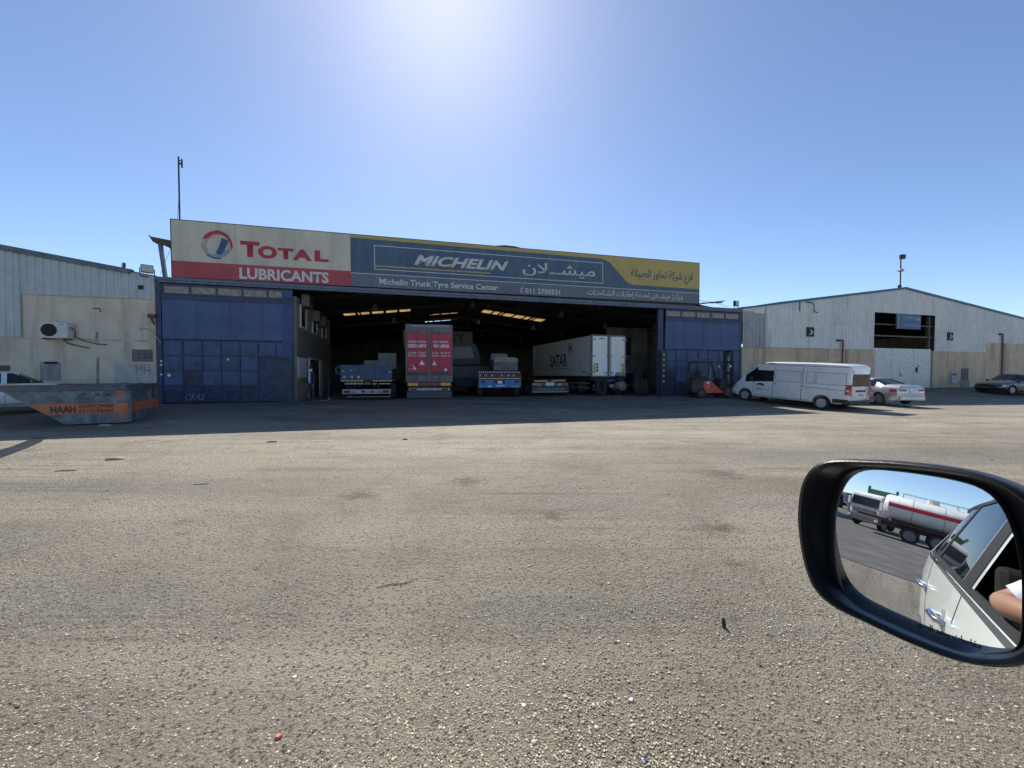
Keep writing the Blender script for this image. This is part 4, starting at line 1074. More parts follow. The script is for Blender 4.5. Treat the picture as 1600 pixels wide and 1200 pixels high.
# ------------------------------------------------------------------ white panel van
def build_van():
    A = Vector((15.12, 19.5, 0)); Bp = Vector((13.51, 22.8, 0))
    h = (Bp - A).normalized(); ang = math.atan2(h.y, h.x)
    mid = (A + Bp) / 2 + Vector((h.y, -h.x, 0)) * .86
    za, zb_ = gz(A.x + .8, A.y + .2), gz(Bp.x + .8, Bp.y + .2)
    pitch = math.atan2(zb_ - za, 3.86)
    t = thing('panel_van', 'long white high roof panel van parked nose in with white plain side panels', 'van', (mid.x, mid.y, (za + zb_) / 2), ang, pitch=pitch)
    P = car_paint('van_white', (.80, .78, .74))
    # x from -3.05 (rear) to 2.87 (front); wheelbase 3.86
    st = [(-3.06, .50, 1.18, 2.05, .90, .78), (-3.02, .42, 1.2, 2.18, .96, .84), (-2.9, .36, 1.2, 2.26, .975, .86), (-1.5, .32, 1.2, 2.29, .975, .865), (.6, .30, 1.2, 2.28, .975, .865),
          (.95, .30, 1.18, 2.24, .975, .86), (1.45, .30, 1.15, 2.05, .97, .84), (2.15, .30, 1.08, 1.52, .955, .83), (2.42, .30, 1.0, 1.20, .93, .82), (2.70, .32, .86, .98, .87, .76), (2.87, .38, .68, .74, .74, .60)]
    lf = Loft(st, .18)
    def gf(x, row, sd):
        if row in (6, 7, 8) and 1.0 < x < 2.15: return 1
        if row == 5 and .45 < x < 1.40: return 2
        if row == 5 and 1.45 < x < 2.02: return 3
        return 0
    lf.glassnames = {1: ('windscreen', GLASS), 2: ('door_window', GLASS), 3: ('quarter_window', GLASS)}
    body, gl = lf.build(t, P, gf, arches=[(1.93, .33), (-1.93, .33)], ar=.42)
    for x in (1.93, -1.93):
        for sd in (-1, 1): wheel(t, (x, sd * .85, .335), .335, .21, 'y', sd, rim=mat('van_rim', (.40, .405, .41), rough=.45, metal=.3))
    MB().box(-2.2, 2.2, -.6, .6, .33, .45).build('underbody', BLACK, t)
    for sd in (-1, 1):
        lf.ribbon('front_pillar', P, t, [(1.20, 2.1), (1.95, 1.55), (2.2, 1.36)], .07, sd, off=.008)
        lf.patch('roof_side_panel', P, t, .40, 1.30, 1.80, 2.14, sd, off=.008)
        lf.ribbon('door_seam', SEAM, t, [(.40, .36), (.40, 2.02)], .022, sd)
        lf.ribbon('door_seam', SEAM, t, [(1.50, .55), (1.50, 1.0), (1.32, 1.3)], .012, sd)
        lf.ribbon('door_seam', SEAM, t, [(-1.02, .36), (-1.02, 2.04)], .022, sd)
        lf.ribbon('roof_gutter', SEAM, t, [(-3.0, 2.10), (.8, 2.13)], .02, sd)
        lf.ribbon('door_seam', SEAM, t, [(-2.9, 1.02), (-.95, 1.06)], .02, sd)
        lf.ribbon('sill_seam', SEAM, t, [(1.4, .42), (-1.4, .42)], .015, sd)
        # pressed blank window panels
        PW = car_paint('van_white_panel', (.77, .75, .71))
        for a, b in ((-.92, .30), (-1.55, -1.2), (-2.86, -1.65)):
            lf.patch('blank_window_panel', PW, t, a, b, 1.27, 1.80, sd, off=.012)
            for q in ([(a, 1.255), (b, 1.255)], [(a, 1.815), (b, 1.815)], [(a - .015, 1.25), (a - .015, 1.82)], [(b + .015, 1.25), (b + .015, 1.82)]): lf.ribbon('panel_shade_line', mat('panel_shade_grey', (.26, .27, .27)), t, q, .022, sd)  # shadow lines round the pressed panels, painted as grey strips
        lf.patch('door_handle', INK, t, .22, .34, 1.08, 1.12, sd, off=.03)
        lf.patch('tail_lamp', REDL, t, -3.03, -2.88, .82, 1.30, sd, off=.012)
        lf.patch('tail_lamp_lens', mat('clear_lens', (.7, .6, .58), rough=.2), t, -3.03, -2.92, .98, 1.06, sd, off=.018)
        MB().box(1.42, 1.55, sd * 1.0, sd * 1.22, 1.18, 1.42).bar((1.45, sd * .93, 1.2), (1.48, sd * 1.05, 1.25), .05).build('door_mirror', INK, t, bevel=.03)
        lf.patch('bumper_trim', INK, t, -3.03, -2.4, .42, .60, sd, off=.02)
        lf.patch('headlamp', mat('headlamp_lens', (.5, .52, .54), rough=.1), t, 2.45, 2.72, .72, .90, sd, off=.012)
    lf.patch('door_logo', mat('logo_black', (.03, .03, .03)), t, .95, 1.25, .98, 1.08, 1, off=.004, thick=.004)
    lf.patch('door_logo', mat('logo_yellow', (.65, .45, .05)), t, 1.1, 1.33, .94, .99, 1, off=.006, thick=.004)
    lf.patch('door_logo', mat('logo_black', 0), t, .85, 1.02, .94, 1.02, 1, off=.006, thick=.004)
    lf.patch('door_lettering', mat('logo_black', 0), t, .9, 1.3, .81, .83, 1, off=.004, thick=.004)
    lf.patch('door_lettering', mat('logo_blue', (.08, .15, .35)), t, .85, 1.32, .71, .745, 1, off=.004, thick=.004)
    # rear face, x = -3.06
    X = -3.06
    MB().box(X - .012, X + .03, -.76, .76, 1.22, 1.80).build('rear_window', GLASS, t, bevel=.01)
    MB().box(X - .008, X, -.40, .42, 1.28, 1.74).build('parcel_shelf_board', mat('plywood_load', (.42, .35, .18), var=.2), t)
    MB().box(X - .03, X - .002, -.42, .42, .96, 1.05).build('tailgate_handle', INK, t, bevel=.01)
    MB().box(X - .02, X - .003, -.26, .12, .74, .90).build('number_plate', PLATE, t)
    text('4210', 'plate_digits', INK, t, (.08, .77, -.22, .86), y=X - .024, facing='-x', extrude=.002)
    MB().lathe([(.05, 0), (.05, -.01)], (X - .004, -.0, 1.13), 'x', 16).build('emblem', CHROME, t)
    MB().box(X - .03, X + .30, -.93, .93, .36, .56).build('rear_bumper', INK, t, bevel=.03)
    MB().box(X - .006, X, -.80, .80, .585, .597).build('tailgate_seam', SEAM, t)
    for sd in (-1, 1):
        MB().box(X - .02, X + .08, sd * .80, sd * .925, .80, 1.30).build('tail_lamp', REDL, t, bevel=.015)
        MB().box(X - .006, X, sd * .785 - .006, sd * .785 + .006, .60, 2.0).build('tailgate_seam', SEAM, t)
    text('HIACE', 'badge', mat('badge_grey', (.3, .3, .3)), t, (.70, .72, .48, .76), y=X - .008, facing='-x', extrude=.004)
    return t
build_van()

# ------------------------------------------------------------------ saloon cars
def build_saloon(label, cat, pos, ang, paint, group=None, plate=True, rimn=10):
    t = thing('saloon_car', label, cat, (pos[0], pos[1], gz(pos[0], pos[1])), ang, group)
    st = [(-2.31, .42, .78, .86, .70, .52), (-2.24, .30, .90, 1.02, .80, .64), (-2.0, .22, .94, 1.07, .865, .68), (-1.55, .20, .95, 1.10, .885, .70), (-.75, .18, .95, 1.40, .888, .60),
          (-.2, .18, .95, 1.46, .888, .60), (.35, .18, .94, 1.44, .888, .60), (1.1, .18, .93, 1.02, .885, .72), (1.5, .19, .88, .94, .88, .72), (2.0, .22, .78, .82, .83, .68), (2.22, .3, .66, .70, .74, .58), (2.31, .36, .52, .55, .60, .45)]
    lf = Loft(st, .15)
    def gf(x, row, sd):
        if row in (6, 7, 8) and .42 < x < 1.08: return 1
        if row in (6, 7, 8) and -1.52 < x < -.80: return 2
        if row == 5 and -1.12 < x < .72: return 3
        return 0
    lf.glassnames = {1: ('windscreen', GLASS), 2: ('rear_window', GLASS), 3: ('side_window', GLASS)}
    lf.build(t, paint, gf, arches=[(1.38, .32), (-1.32, .32)], ar=.37)
    for x in (1.38, -1.32):
        for sd in (-1, 1): wheel(t, (x, sd * .78, .315), .315, .2, 'y', sd, rim=RIM, spokes=rimn)
    MB().box(-1.7, 1.7, -.55, .55, .2, .3).build('underbody', BLACK, t)
    for sd in (-1, 1):
        lf.ribbon('door_seam', SEAM, t, [(-.12, .25), (-.12, .93)], .01, sd)
        lf.ribbon('door_seam', SEAM, t, [(.92, .30), (.92, .90)], .01, sd)
        lf.ribbon('window_pillar', SEAM, t, [(-.14, .96), (-.14, 1.37)], .06, sd)
        lf.ribbon('window_trim', CHROME, t, [(-1.15, .955), (.75, .945)], .018, sd)
        lf.patch('door_handle', paint, t, -.9, -.74, .80, .83, sd, off=.03); lf.patch('door_handle', paint, t, .05, .2, .80, .83, sd, off=.03)
        lf.patch('tail_lamp', REDL, t, -2.22, -1.92, .72, .84, sd, off=.014)
        MB().box(-2.335, -2.2, sd * .34, sd * .70, .74, .83).build('tail_lamp', REDL, t, bevel=.015)
        lf.patch('headlamp', mat('headlamp_lens', (.5, .52, .54)), t, 1.85, 2.12, .58, .70, sd, off=.012)
        MB().box(.62, .74, sd * .92, sd * 1.08, .95, 1.08).build('door_mirror', paint, t, bevel=.03)
        lf.patch('bumper_reflector', CHROME, t, -2.2, -1.95, .42, .45, sd, off=.012)
    MB().box(-2.36, -2.1, -.72, .72, .26, .50).build('rear_bumper', paint, t, bevel=.04)
    MB().box(-2.25, -2.12, -.60, .60, .985, 1.035).build('boot_lip', paint, t, bevel=.015)
    MB().box(-2.35, -2.32, -.60, .60, .60, .615).build('bumper_seam', SEAM, t)
    if plate:
        MB().box(-2.35, -2.325, -.17, .17, .66, .77).build('number_plate', PLATE, t)
    MB().box(-2.345, -2.3, -.34, .34, .80, .82).build('boot_strip', CHROME, t)
    return t
SILV = car_paint('silver_paint', (.55, .57, .59), metal=.45, rough=.3)
BLKP = car_paint('black_paint', (.012, .013, .016), rough=.2, dirt=(.05, .045, .04))
DRKP = car_paint('dark_maroon_paint', (.05, .02, .022), rough=.3)
def hdg(deg): return R(deg)
hd = hdg(95); hv_ = Vector((math.cos(hd), math.sin(hd)))
rc = Vector((20.95, 20.75)); c = rc + hv_ * 2.31
build_saloon('silver saloon car parked to the right of the white van', 'car', (c.x, c.y), hd, SILV)
hd2 = hdg(102); hv2 = Vector((math.cos(hd2), math.sin(hd2))); rc2 = Vector((17.45, 19.75)); c2 = rc2 + hv2 * 2.31
build_saloon('dark maroon car, rear corner showing between white van and silver saloon', 'car', (c2.x, c2.y), hd2, DRKP)
hd3 = hdg(186); hv3 = Vector((math.cos(hd3), math.sin(hd3))); fp = Vector((34.5, 28.9)); c3 = fp - hv3 * 2.31
build_saloon('black saloon car at the right edge of the picture in front of the tan wall', 'car', (c3.x, c3.y), hd3, BLKP, rimn=7)

# ------------------------------------------------------------------ pickup behind the skip
def build_pickup():
    a = R(46)
    wx = Vector((-18.0, 15.5)); h = Vector((math.cos(a), math.sin(a)))
    c = wx - h * 1.05
    t = thing('pickup_truck', 'pale blue white pickup truck partly hidden behind the grey skip', 'pickup', (c.x, c.y, gz(c.x, c.y)), a)
    t.scale = (.87, .87, .87)
    P = car_paint('pickup_white', (.60, .66, .70), dirt=(.30, .30, .28), dirt_amt=.3)
    st = [(-1.3, .50, 1.12, 1.20, .88, .78), (-1.25, .42, 1.12, 1.66, .90, .66), (-1.0, .38, 1.12, 1.76, .91, .70), (.2, .38, 1.12, 1.77, .91, .70), (1.15, .38, 1.09, 1.18, .91, .74), (1.6, .40, 1.0, 1.08, .90, .76), (2.2, .45, .88, .95, .86, .74), (2.35, .5, .7, .75, .78, .66)]
    lf = Loft(st, .15)
    def gf(x, row, sd):
        if row in (6, 7, 8) and .28 < x < 1.1: return 1
        if row == 5 and (-.85 < x < -.05 or .05 < x < .75): return 2
        if row in (6, 7, 8) and x < -1.26: return 0
        return 0
    lf.glassnames = {1: ('windscreen', GLASS), 2: ('side_window', GLASS)}
    lf.build(t, P, gf, arches=[(1.6, .38)], ar=.43)
    # cargo bed
    MB().box(-3.4, -1.34, -.88, -.82, .55, 1.12).box(-3.4, -1.34, .82, .88, .55, 1.12).box(-3.4, -3.34, -.82, .82, .55, 1.1).box(-1.4, -1.34, -.82, .82, .55, 1.12).box(-3.34, -1.4, -.82, .82, .5, .6).build('cargo_bed', P, t, bevel=.02)
    MB().box(-3.35, -1.36, -.90, -.80, 1.12, 1.16).build('bed_rail', INK, t)
    for x in (1.6, -2.5):
        for sd in (-1, 1): wheel(t, (x, sd * .80, .36), .36, .24, 'y', sd)
    MB().box(-3.2, 1.9, -.5, .5, .35, .5).build('chassis', BLACK, t)
    for sd in (-1, 1):
        lf.ribbon('door_seam', SEAM, t, [(-.0, .45), (-.0, 1.1)], .012, sd); lf.ribbon('door_seam', SEAM, t, [(.95, .45), (.95, 1.06)], .012, sd)
        MB().box(.72, .88, sd * .96, sd * 1.22, 1.12, 1.38).bar((.8, sd * .86, 1.14), (.8, sd * 1.0, 1.2), .05).build('door_mirror', INK, t, bevel=.04)
        lf.patch('door_handle', INK, t, .1, .26, .95, .99, sd, off=.03)
        lf.patch('headlamp', mat('headlamp_lens', (.5, .52, .54)), t, 2.0, 2.28, .68, .82, sd, off=.012)
    return t
build_pickup()

# ------------------------------------------------------------------ skip
def build_skip():
    A = Vector((-12.9, 13.3)); ang = R(24.3)
    t = thing('waste_skip', 'grey steel waste skip with orange phone number stripe at the left', 'skip', (A.x, A.y, gz(A.x, A.y) + .0), ang)
    G = mat('skip_paint', (.17, .21, .235), rough=.65, var=.3, scale=2.5, dirt=(.10, .075, .06), dirt_amt=.7, dirt_scale=3.2, bump=.8, bscale=5)
    GD = mat('skip_rim', (.10, .115, .13), rough=.65, var=.3, dirt=(.12, .07, .04), dirt_amt=.5, bump=.5, bscale=10)
    OR = mat('skip_orange', (.62, .17, .05), rough=.6, var=.3, scale=3, dirt=(.20, .16, .14), dirt_amt=.65, dirt_scale=3)
    H = 1.28; W = 2.35; xb, xt = -1.55, -3.15
    # walls: long side facing the camera (y=0), trapezoid sloping up to the left
    MB().prism([(xb, .04), (0, .04), (0, H), (xt, H)], 'y', 0, .05).build('side_wall', G, t)
    MB().prism([(xb, .04), (0, .04), (0, H), (xt, H)], 'y', W - .05, W).build('side_wall', G, t)
    MB().box(-.05, 0, .05, W - .05, .04, H).build('end_wall', G, t)
    MB().prism([(xb, .04), (xt, H), (xt + .06, H), (xb + .06, .04)], 'y', .05, W - .05).build('sloping_wall', G, t)
    MB().box(xb, 0, .05, W - .05, .04, .08).build('floor', GD, t)
    MB().box(xt - .04, .05, -.05, .0, H - .16, H - .02).box(xt - .04, .05, W, W + .05, H - .16, H - .02).box(.0, .05, 0, W, H - .16, H - .02).box(xt - .04, .06, -.06, .06, H - .02, H + .03).box(xt - .04, .06, W - .06, W + .06, H - .02, H + .03).box(.0, .06, .06, W - .06, H - .02, H + .03).build('rim_rail', GD, t, bevel=.008)
    for y in (.02, .72, 1.0, 1.65, W - .1): MB().box(0, .07, y, y + .08, .06, H - .16).build('rib', G, t)
    MB().box(.06, .12, .65, .85, H - .3, H + .08).build('lifting_lug', GD, t)
    MB().box(-.12, .02, -.14, -.05, H - .12, H + .1).build('lifting_lug', GD, t)
    # orange band and hazard marks
    sl_ = lambda z: xb + (xt - xb) * (z - .04) / (H - .04)
    MB().prism([(sl_(.36) + .02, .36), (.0, .36), (.0, .70), (sl_(.70) + .02, .70)], 'y', -.006, 0).build('orange_band', OR, t)
    MB().box(.071, .076, 0, W, .40, .72).build('orange_band', OR, t)
    for k in range(4): MB().prism([(-.28, .80 + k * .09), (-.05, .76 + k * .09), (-.05, .80 + k * .09), (-.28, .84 + k * .09)], 'y', -.006, 0).build('hazard_stripe', OR, t)
    for k in range(3): MB().prism([(-.30, .14 + k * .09), (-.05, .08 + k * .09), (-.05, .12 + k * .09), (-.30, .18 + k * .09)], 'y', -.006, 0).build('hazard_stripe', OR, t)
    for k in range(4): MB().box(.071, .076, 1.98, 2.2, .74 + k * .1, .78 + k * .1).build('hazard_stripe', OR, t)
    text('HAAH', 'lettering', INK, t, (-1.86, .41, -1.28, .63), y=-.009, bold=.035)
    text('0509770088', 'lettering', INK, t, (-1.20, .55, -.36, .67), y=-.009, bold=.015)
    text('0112104383', 'lettering', INK, t, (-1.20, .39, -.36, .51), y=-.009, bold=.015)
    text('26-1367', 'lettering', INK, t, (-.82, .93, -.36, 1.05), y=-.009, bold=.01)
    GRN = mat('faded_green', (.05, .16, .13), rough=.7)
    m = MB()
    pts = [(-1.05 + .2 * math.cos(k * math.pi / 12), -.005, .87 + .14 * math.sin(k * math.pi / 12)) for k in range(25)]
    m.tube(pts, .013, 5); m.build('round_emblem', GRN, t)
    text(arabic('حاويات'), 'lettering', GRN, t, (-1.18, .82, -.92, .94), y=-.008, bold=.01)
    # rough battens lying on the rim
    b1 = thing('loose_batten', 'pale batten lying across the left end of the skip rim', 'batten', (A.x, A.y, gz(A.x, A.y) + H + .03), ang)
    MB().prism([(-3.1, 0), (-1.7, 0), (-1.65, .03), (-1.9, .06), (-3.1, .045)], 'y', -.05, .05).build('board', mat('pale_timber', (.50, .46, .38), var=.2), b1)
    return t
build_skip()

# ------------------------------------------------------------------ forklift
def build_forklift():
    base = FW(28.15, -1.9)
    t = thing('forklift', 'dusty red forklift with tall mast parked in front of the right blue gate', 'forklift', (base.x, base.y, gz(base.x, base.y)), FANG * .35)
    RED = mat('forklift_red', (.60, .10, .05), rough=.5, var=.2, dirt=(.12, .07, .05), dirt_amt=.35)
    GR = mat('forklift_dark', (.035, .034, .036), rough=.6, var=.3)
    BR = mat('forklift_counterweight', (.085, .055, .045), rough=.6, var=.3, dirt=(.05, .04, .035), dirt_amt=.4)
    W = .55
    MB().prism([(-1.25, .32), (-1.32, .55), (-1.28, .95), (-1.15, 1.05), (-.62, 1.05), (-.55, .4), (-.7, .3)], 'y', -W, W).build('counterweight', BR, t, bevel=.04)
    MB().prism([(-.60, .98), (-.1, 1.02), (.22, .72), (.80, .28), (-.55, .28)], 'y', -W, W).build('body', RED, t, bevel=.03)
    MB().prism([(-1.12, 1.055), (-.15, 1.055), (-.3, 1.14), (-1.0, 1.16)], 'y', -W + .03, W - .03).build('engine_cover', GR, t, bevel=.02)
    MB().box(-.6, -.15, -.25, .25, 1.16, 1.28).box(-.68, -.56, -.23, .23, 1.2, 1.65).build('seat', GR, t, bevel=.03)
    MB().prism([(.45, .55), (.9, .55), (.9, 1.05), (.78, 1.15), (.5, .9)], 'y', -W + .04, W - .04).build('dashboard', GR, t, bevel=.02)
    st = MB(); st.tube([(.72, 0, 1.05), (.42, 0, 1.35)], .03, 8)
    st.tube([(.42 + .14 * math.cos(a) * .5, .17 * math.sin(a), 1.38 + .14 * math.cos(a)) for a in [k * math.pi / 8 for k in range(17)]], .018, 6); st.build('steering_wheel', BLACK, t)
    g = MB()
    for sd in (-1, 1):
        g.bar((-.98, sd * .48, 1.05), (-.9, sd * .48, 2.12), .07); g.bar((.85, sd * .48, 1.1), (.55, sd * .48, 2.1), .06)
        g.bar((-.98, sd * .48, 2.14), (.58, sd * .48, 2.12), .07)
    for k in range(8): g.bar((-.9 + k * .2, -.48, 2.15), (-.9 + k * .2, .48, 2.15), .035)
    g.build('overhead_guard', GR, t)
    for sd in (-1, 1):
        wheel(t, (-.72, sd * .48, .29), .29, .22, 'y', sd, rim=mat('brown_rim', (.10, .08, .06), rough=.7))
        wheel(t, (.98, sd * .50, .36), .36, .26, 'y', sd, rim=mat('brown_rim', 0))
        MB().box(1.0, 1.1, sd * .55 - .07, sd * .55 + .07, 1.82, 1.96).build('work_lamp', WHITE if sd > 0 else mat('lamp_glow', (.8, .8, .78)), t, bevel=.02)
        MB().bar((.75, sd * .5, 2.05), (1.05, sd * .55, 1.9), .03).build('lamp_bracket', GR, t)
    m = MB()
    for sd in (-1, 1):
        m.box(1.26, 1.38, sd * .36 - .06, sd * .36 + .06, .12, 2.85)
        m.box(1.40, 1.48, sd * .24 - .05, sd * .24 + .05, .2, 2.75)
    for z in (.5, 1.45, 2.1, 2.75): m.box(1.27, 1.37, -.30, .30, z, z + .09)
    m.build('mast', GR, t)
    MB().tube([(1.32, 0, .3), (1.32, 0, 2.5)], .05, 10).build('lift_cylinder', mat('cylinder_steel', (.25, .25, .26), metal=.6, rough=.3), t)
    MB().box(1.50, 1.56, -.5, .5, .3, .4).box(1.50, 1.56, -.5, .5, .75, .83).box(1.5, 1.54, -.5, -.45, .4, .75).box(1.5, 1.54, .45, .5, .4, .75).build('carriage', GR, t)
    for sd in (-1, 1): MB().box(1.57, 1.62, sd * .28 - .06, sd * .28 + .06, .06, .8).box(1.62, 2.35, sd * .28 - .06, sd * .28 + .06, .05, .10).build('fork', GR, t)
    MB().box(-.40, -.22, -W - .012, -W - .002, .82, .97).build('sticker', WHITE, t)
    MB().box(-.40, -.2, -W - .012, -W - .002, .60, .66).box(-.36, -.24, -W - .012, -W - .002, .68, .72).build('sticker', mat('faded_white', (.5, .42, .38)), t)
    gb = MB(); gb.tube([(-.08, -.35, 1.2), (-.05, -.37, 1.55), (-.02, -.36, 1.72)], [.05, .03, .02], 6); gb.build('hazard_post', mat('dull_lime', (.30, .32, .08), var=.5), t)
    MB().tube([(-1.1, .3, 1.1), (-1.1, .3, 1.5)], .1, 10).build('gas_bottle', BR, t)
    return t
build_forklift()
# second dark mast carriage leaning against the gate behind
# ------------------------------------------------------------------ trailers and trucks in the hall
CHB = mat('chassis_black', (.022, .022, .025), rough=.7, var=.3)
GALV = mat('galvanised', (.36, .37, .38), rough=.5, var=.2, dirt=(.12, .10, .08), dirt_amt=.4, dirt_scale=6)
def hall_vehicle(name, label, px, D, turn=0.0, group=None, cat='trailer'):
    """base at the middle of the rear end, local +y goes into the hall"""
    p = at(px, 611, D)
    q = p - O; u, w = q.dot(EU), q.dot(EW)
    z = .015 if w > .2 else gz(p.x, p.y)
    return thing(name, label, cat, (p.x, p.y, z), FANG + turn, group)
def axles(t, ys, W=1.1, r=.5):
    for y in ys:
        for sd in (-1, 1): wheel(t, (sd * W, y, r), r, .32, 'x', sd, truck=True, rim=mat('truck_rim', (.16, .16, .16), rough=.6))

# blue flatbed at left
t = hall_vehicle('flatbed_trailer', 'blue flatbed trailer tail with silver rear bumper nearest the office block', 573, 20.6, -.10)
BT = mat('trailer_navy', (.035, .065, .13), rough=.55, var=.3, scale=2, dirt=(.10, .09, .08), dirt_amt=.45, dirt_scale=2.5)
GT = mat('trailer_grey', (.11, .105, .10), rough=.7, var=.4, scale=5)
for k in range(3): MB().box(-1.28 + k * .855, -1.28 + k * .855 + .845, 0, .06, 1.10, 1.86).build('tailboard', BT, t, bevel=.01)
MB().box(-.15, 1.28, .1, .2, 1.86, 2.10).build('load_board', GT, t)
MB().box(.18, 1.2, 2.6, 2.7, 1.7, 2.62).build('headboard', mat('grey_headboard', (.16, .155, .15), var=.15), t)
MB().box(-1.25, 1.25, .1, 11, 1.0, 1.10).build('deck', GT, t)
MB().box(-.45, -.3, .1, 10.8, .75, 1.0).box(.3, .45, .1, 10.8, .75, 1.0).box(-1.28, 1.28, 0, .1, .98, 1.09).build('chassis', CHB, t)
MB().box(-1.25, -.15, -.012, -.001, 1.02, 1.07).build('reflector_strip', mat('gold_strip', (.62, .46, .16)), t)
MB().box(.30, 1.25, -.012, -.001, 1.02, 1.07).build('reflector_strip', mat('gold_strip', 0), t)
MB().box(-.11, .19, -.03, 0, .84, .96).build('rear_marker', mat('rust_orange', (.38, .09, .05)), t)
for a, b in ((-1.1, -.15), (.28, .52), (.62, 1.2)): MB().box(a, b, -.02, .0, .86, .91).build('name_strip', GALV, t)
for k in range(5): MB().box(-.95 + k * .17, -.88 + k * .17, -.02, 0, .91, .96).build('name_block', GALV, t)
MB().box(-1.2, 1.2, -.02, .05, .36, .60).build('rear_bumper', GALV, t, bevel=.01)
for sd in (-1, 1):
    MB().box(sd * 1.13, sd * .80, -.035, -.021, .41, .54).build('tail_lamp', mat('dull_red_lamp', (.13, .02, .02)), t)
    MB().prism([(sd * .72, .40), (sd * .54, .40), (sd * .63, .54)], 'y', -.035, -.021).build('triangle_reflector', REDL, t)
    MB().box(sd * .55, sd * .62, 0, .06, .6, .84).build('bumper_bracket', CHB, t)
MB().box(-.25, -.1, -.03, -.021, .42, .54).box(.22, .35, -.03, -.021, .42, .52).build('bumper_dent', CHB, t)
MB().box(-1.0, 1.2, -.0, .02, .18, .24).build('mud_rail', mat('olive_grey', (.14, .14, .11), var=.4), t)
for k, (u_, c_) in enumerate(((-1.14, (.30, .36, .34)), (-.78, (.34, .33, .32)), (-.46, (.62, .58, .06)))): MB().box(u_, u_ + .12, -.008, -.001, 1.18, 1.30).build('sticker', mat('sticker_%d' % k, c_), t)
MB().box(-1.24, -1.1, -.008, -.001, 1.52, 1.57).box(-.82, -.72, -.008, -.001, 1.55, 1.62).box(1.1, 1.22, -.008, -.001, 1.46, 1.54).build('latch', GALV, t)
axles(t, (1.6, 2.9))

# red box trailer
t = hall_vehicle('box_trailer', 'red curtain box trailer seen from its twin rear doors', 671, 22.0, -.13)
RT = mat('trailer_red', (.50, .035, .06), rough=.5, var=.15, scale=1, dirt=(.10, .045, .045), dirt_amt=.35, dirt_scale=1.5)
FRM = mat('trailer_frame', (.17, .16, .16), rough=.6, var=.25, dirt=(.08, .06, .05), dirt_amt=.5)
MB().box(-1.26, 1.26, .08, 13, 1.02, 4.08).build('box_body', mat('curtain_dark_red', (.22, .03, .04), var=.2), t)
MB().box(-1.28, -1.2, 0, .1, .95, 4.12).box(1.2, 1.28, 0, .1, .95, 4.12).box(-1.2, 1.2, 0, .1, 3.66, 4.12).box(-1.2, 1.2, 0, .1, .95, 1.32).build('rear_frame', FRM, t, bevel=.01)
MB().box(-1.0, 1.1, -.012, -.001, 4.0, 4.06).build('worn_edge', GALV, t)
for a, b in ((-1.19, -.66), (-.64, -.06), (.06, .52), (.54, 1.19)): MB().box(a, b, .0, .05, 1.33, 3.65).build('door', RT, t, bevel=.008)
MB().box(-.055, .055, -.01, .03, 1.1, 3.7).build('door_gap', FRM, t)
for x in (-.65, -.12, .12, .53): MB().tube([(x, -.035, 1.1), (x, -.035, 3.85)], .022, 8).build('locking_bar', FRM, t)
for z in (2.2, 3.2, 1.6):
    for x in (-1.2, 1.08): MB().box(x, x + .12, -.02, -.001, z, z + .05).build('hinge', FRM, t)
MB().box(-1.18, -.1, -.03, -.006, 1.32, 1.5).box(.1, 1.1, -.03, -.006, 1.32, 1.5).build('door_latch_gear', mat('greasy_metal', (.10, .07, .07), var=.5, scale=20), t)
TW = mat('trailer_lettering', (.80, .76, .76), rough=.6)
for s_, bx, bd in (('INTERNATIONAAL', (-1.14, 3.10, -.12, 3.22), .01), ('TRANSPORT .', (.20, 3.10, 1.10, 3.22), .01), ('DEGRAEVE', (-1.14, 2.84, -.10, 3.03), .03), ('WILMAR', (.22, 2.84, 1.10, 3.03), .03),
                   ('137 LAMBERTSTRAAT -', (-1.14, 2.50, -.12, 2.60), .005), ('TEL. 051. 68 72 79', (.06, 2.50, 1.12, 2.60), .005), ('8710 WIELSBEKE', (-1.14, 2.34, -.14, 2.44), .01), ('FAX 051 68 81 31', (.08, 2.34, 1.12, 2.44), .005)):
    text(s_, 'lettering', TW, t, bx, y=-.003, bold=bd, extrude=.006)
MB().prism([(-.55, 1.88), (-.24, 1.88), (-.40, 2.15)], 'y', -.006, 0).build('triangle_sticker', TW, t)
MB().prism([(.12, 1.88), (.44, 1.88), (.30, 1.98), (.30, 2.15), (.2, 1.95)], 'y', -.006, 0).build('triangle_sticker', TW, t)
MB().prism([(-.95, 1.92), (-.70, 1.70), (-.72, 1.62), (-.88, 1.62), (-.84, 1.72)], 'y', -.006, 0).build('arrow_sticker', TW, t)
text('SOLID', 'lettering', TW, t, (-1.14, 1.62, -.9, 1.69), y=-.004)
MB().lathe([(.08, 0), (.08, -.006)], (.90, 0, 1.62), 'y', 16).build('round_sticker', TW, t)
MB().box(-1.2, 1.2, -.04, .1, .68, .94).build('lamp_board', mat('dark_red_board', (.16, .03, .035), var=.3), t, bevel=.01)
text('vvvvvvvvv', 'chevron_row', mat('pale_stencil', (.35, .25, .24)), t, (-.55, .78, .6, .86), y=-.045)
for sd in (-1, 1): MB().box(sd * 1.15, sd * .62, -.06, -.041, .74, .89).build('amber_reflector', AMB, t)
MB().box(-1.12, 1.12, -.03, .08, .44, .62).build('rear_bumper', GALV, t, bevel=.04)
for sd in (-1, 1):
    MB().box(sd * 1.02, sd * .70, -.045, -.031, .48, .58).build('tail_lamp', mat('dull_red_lamp', 0), t)
    MB().lathe([(.04, 0), (.04, -.02)], (sd * .3, -.03, .54), 'y', 12).build('lamp', WHITE, t)
MB().box(-1.22, 1.22, .02, .06, .04, .42).build('mud_flap', mat('mud_flap_grey', (.075, .08, .085), var=.2), t)
MB().box(-.5, .5, .2, 12.5, .6, 1.0).build('chassis', CHB, t); axles(t, (1.5, 2.9, 4.3))

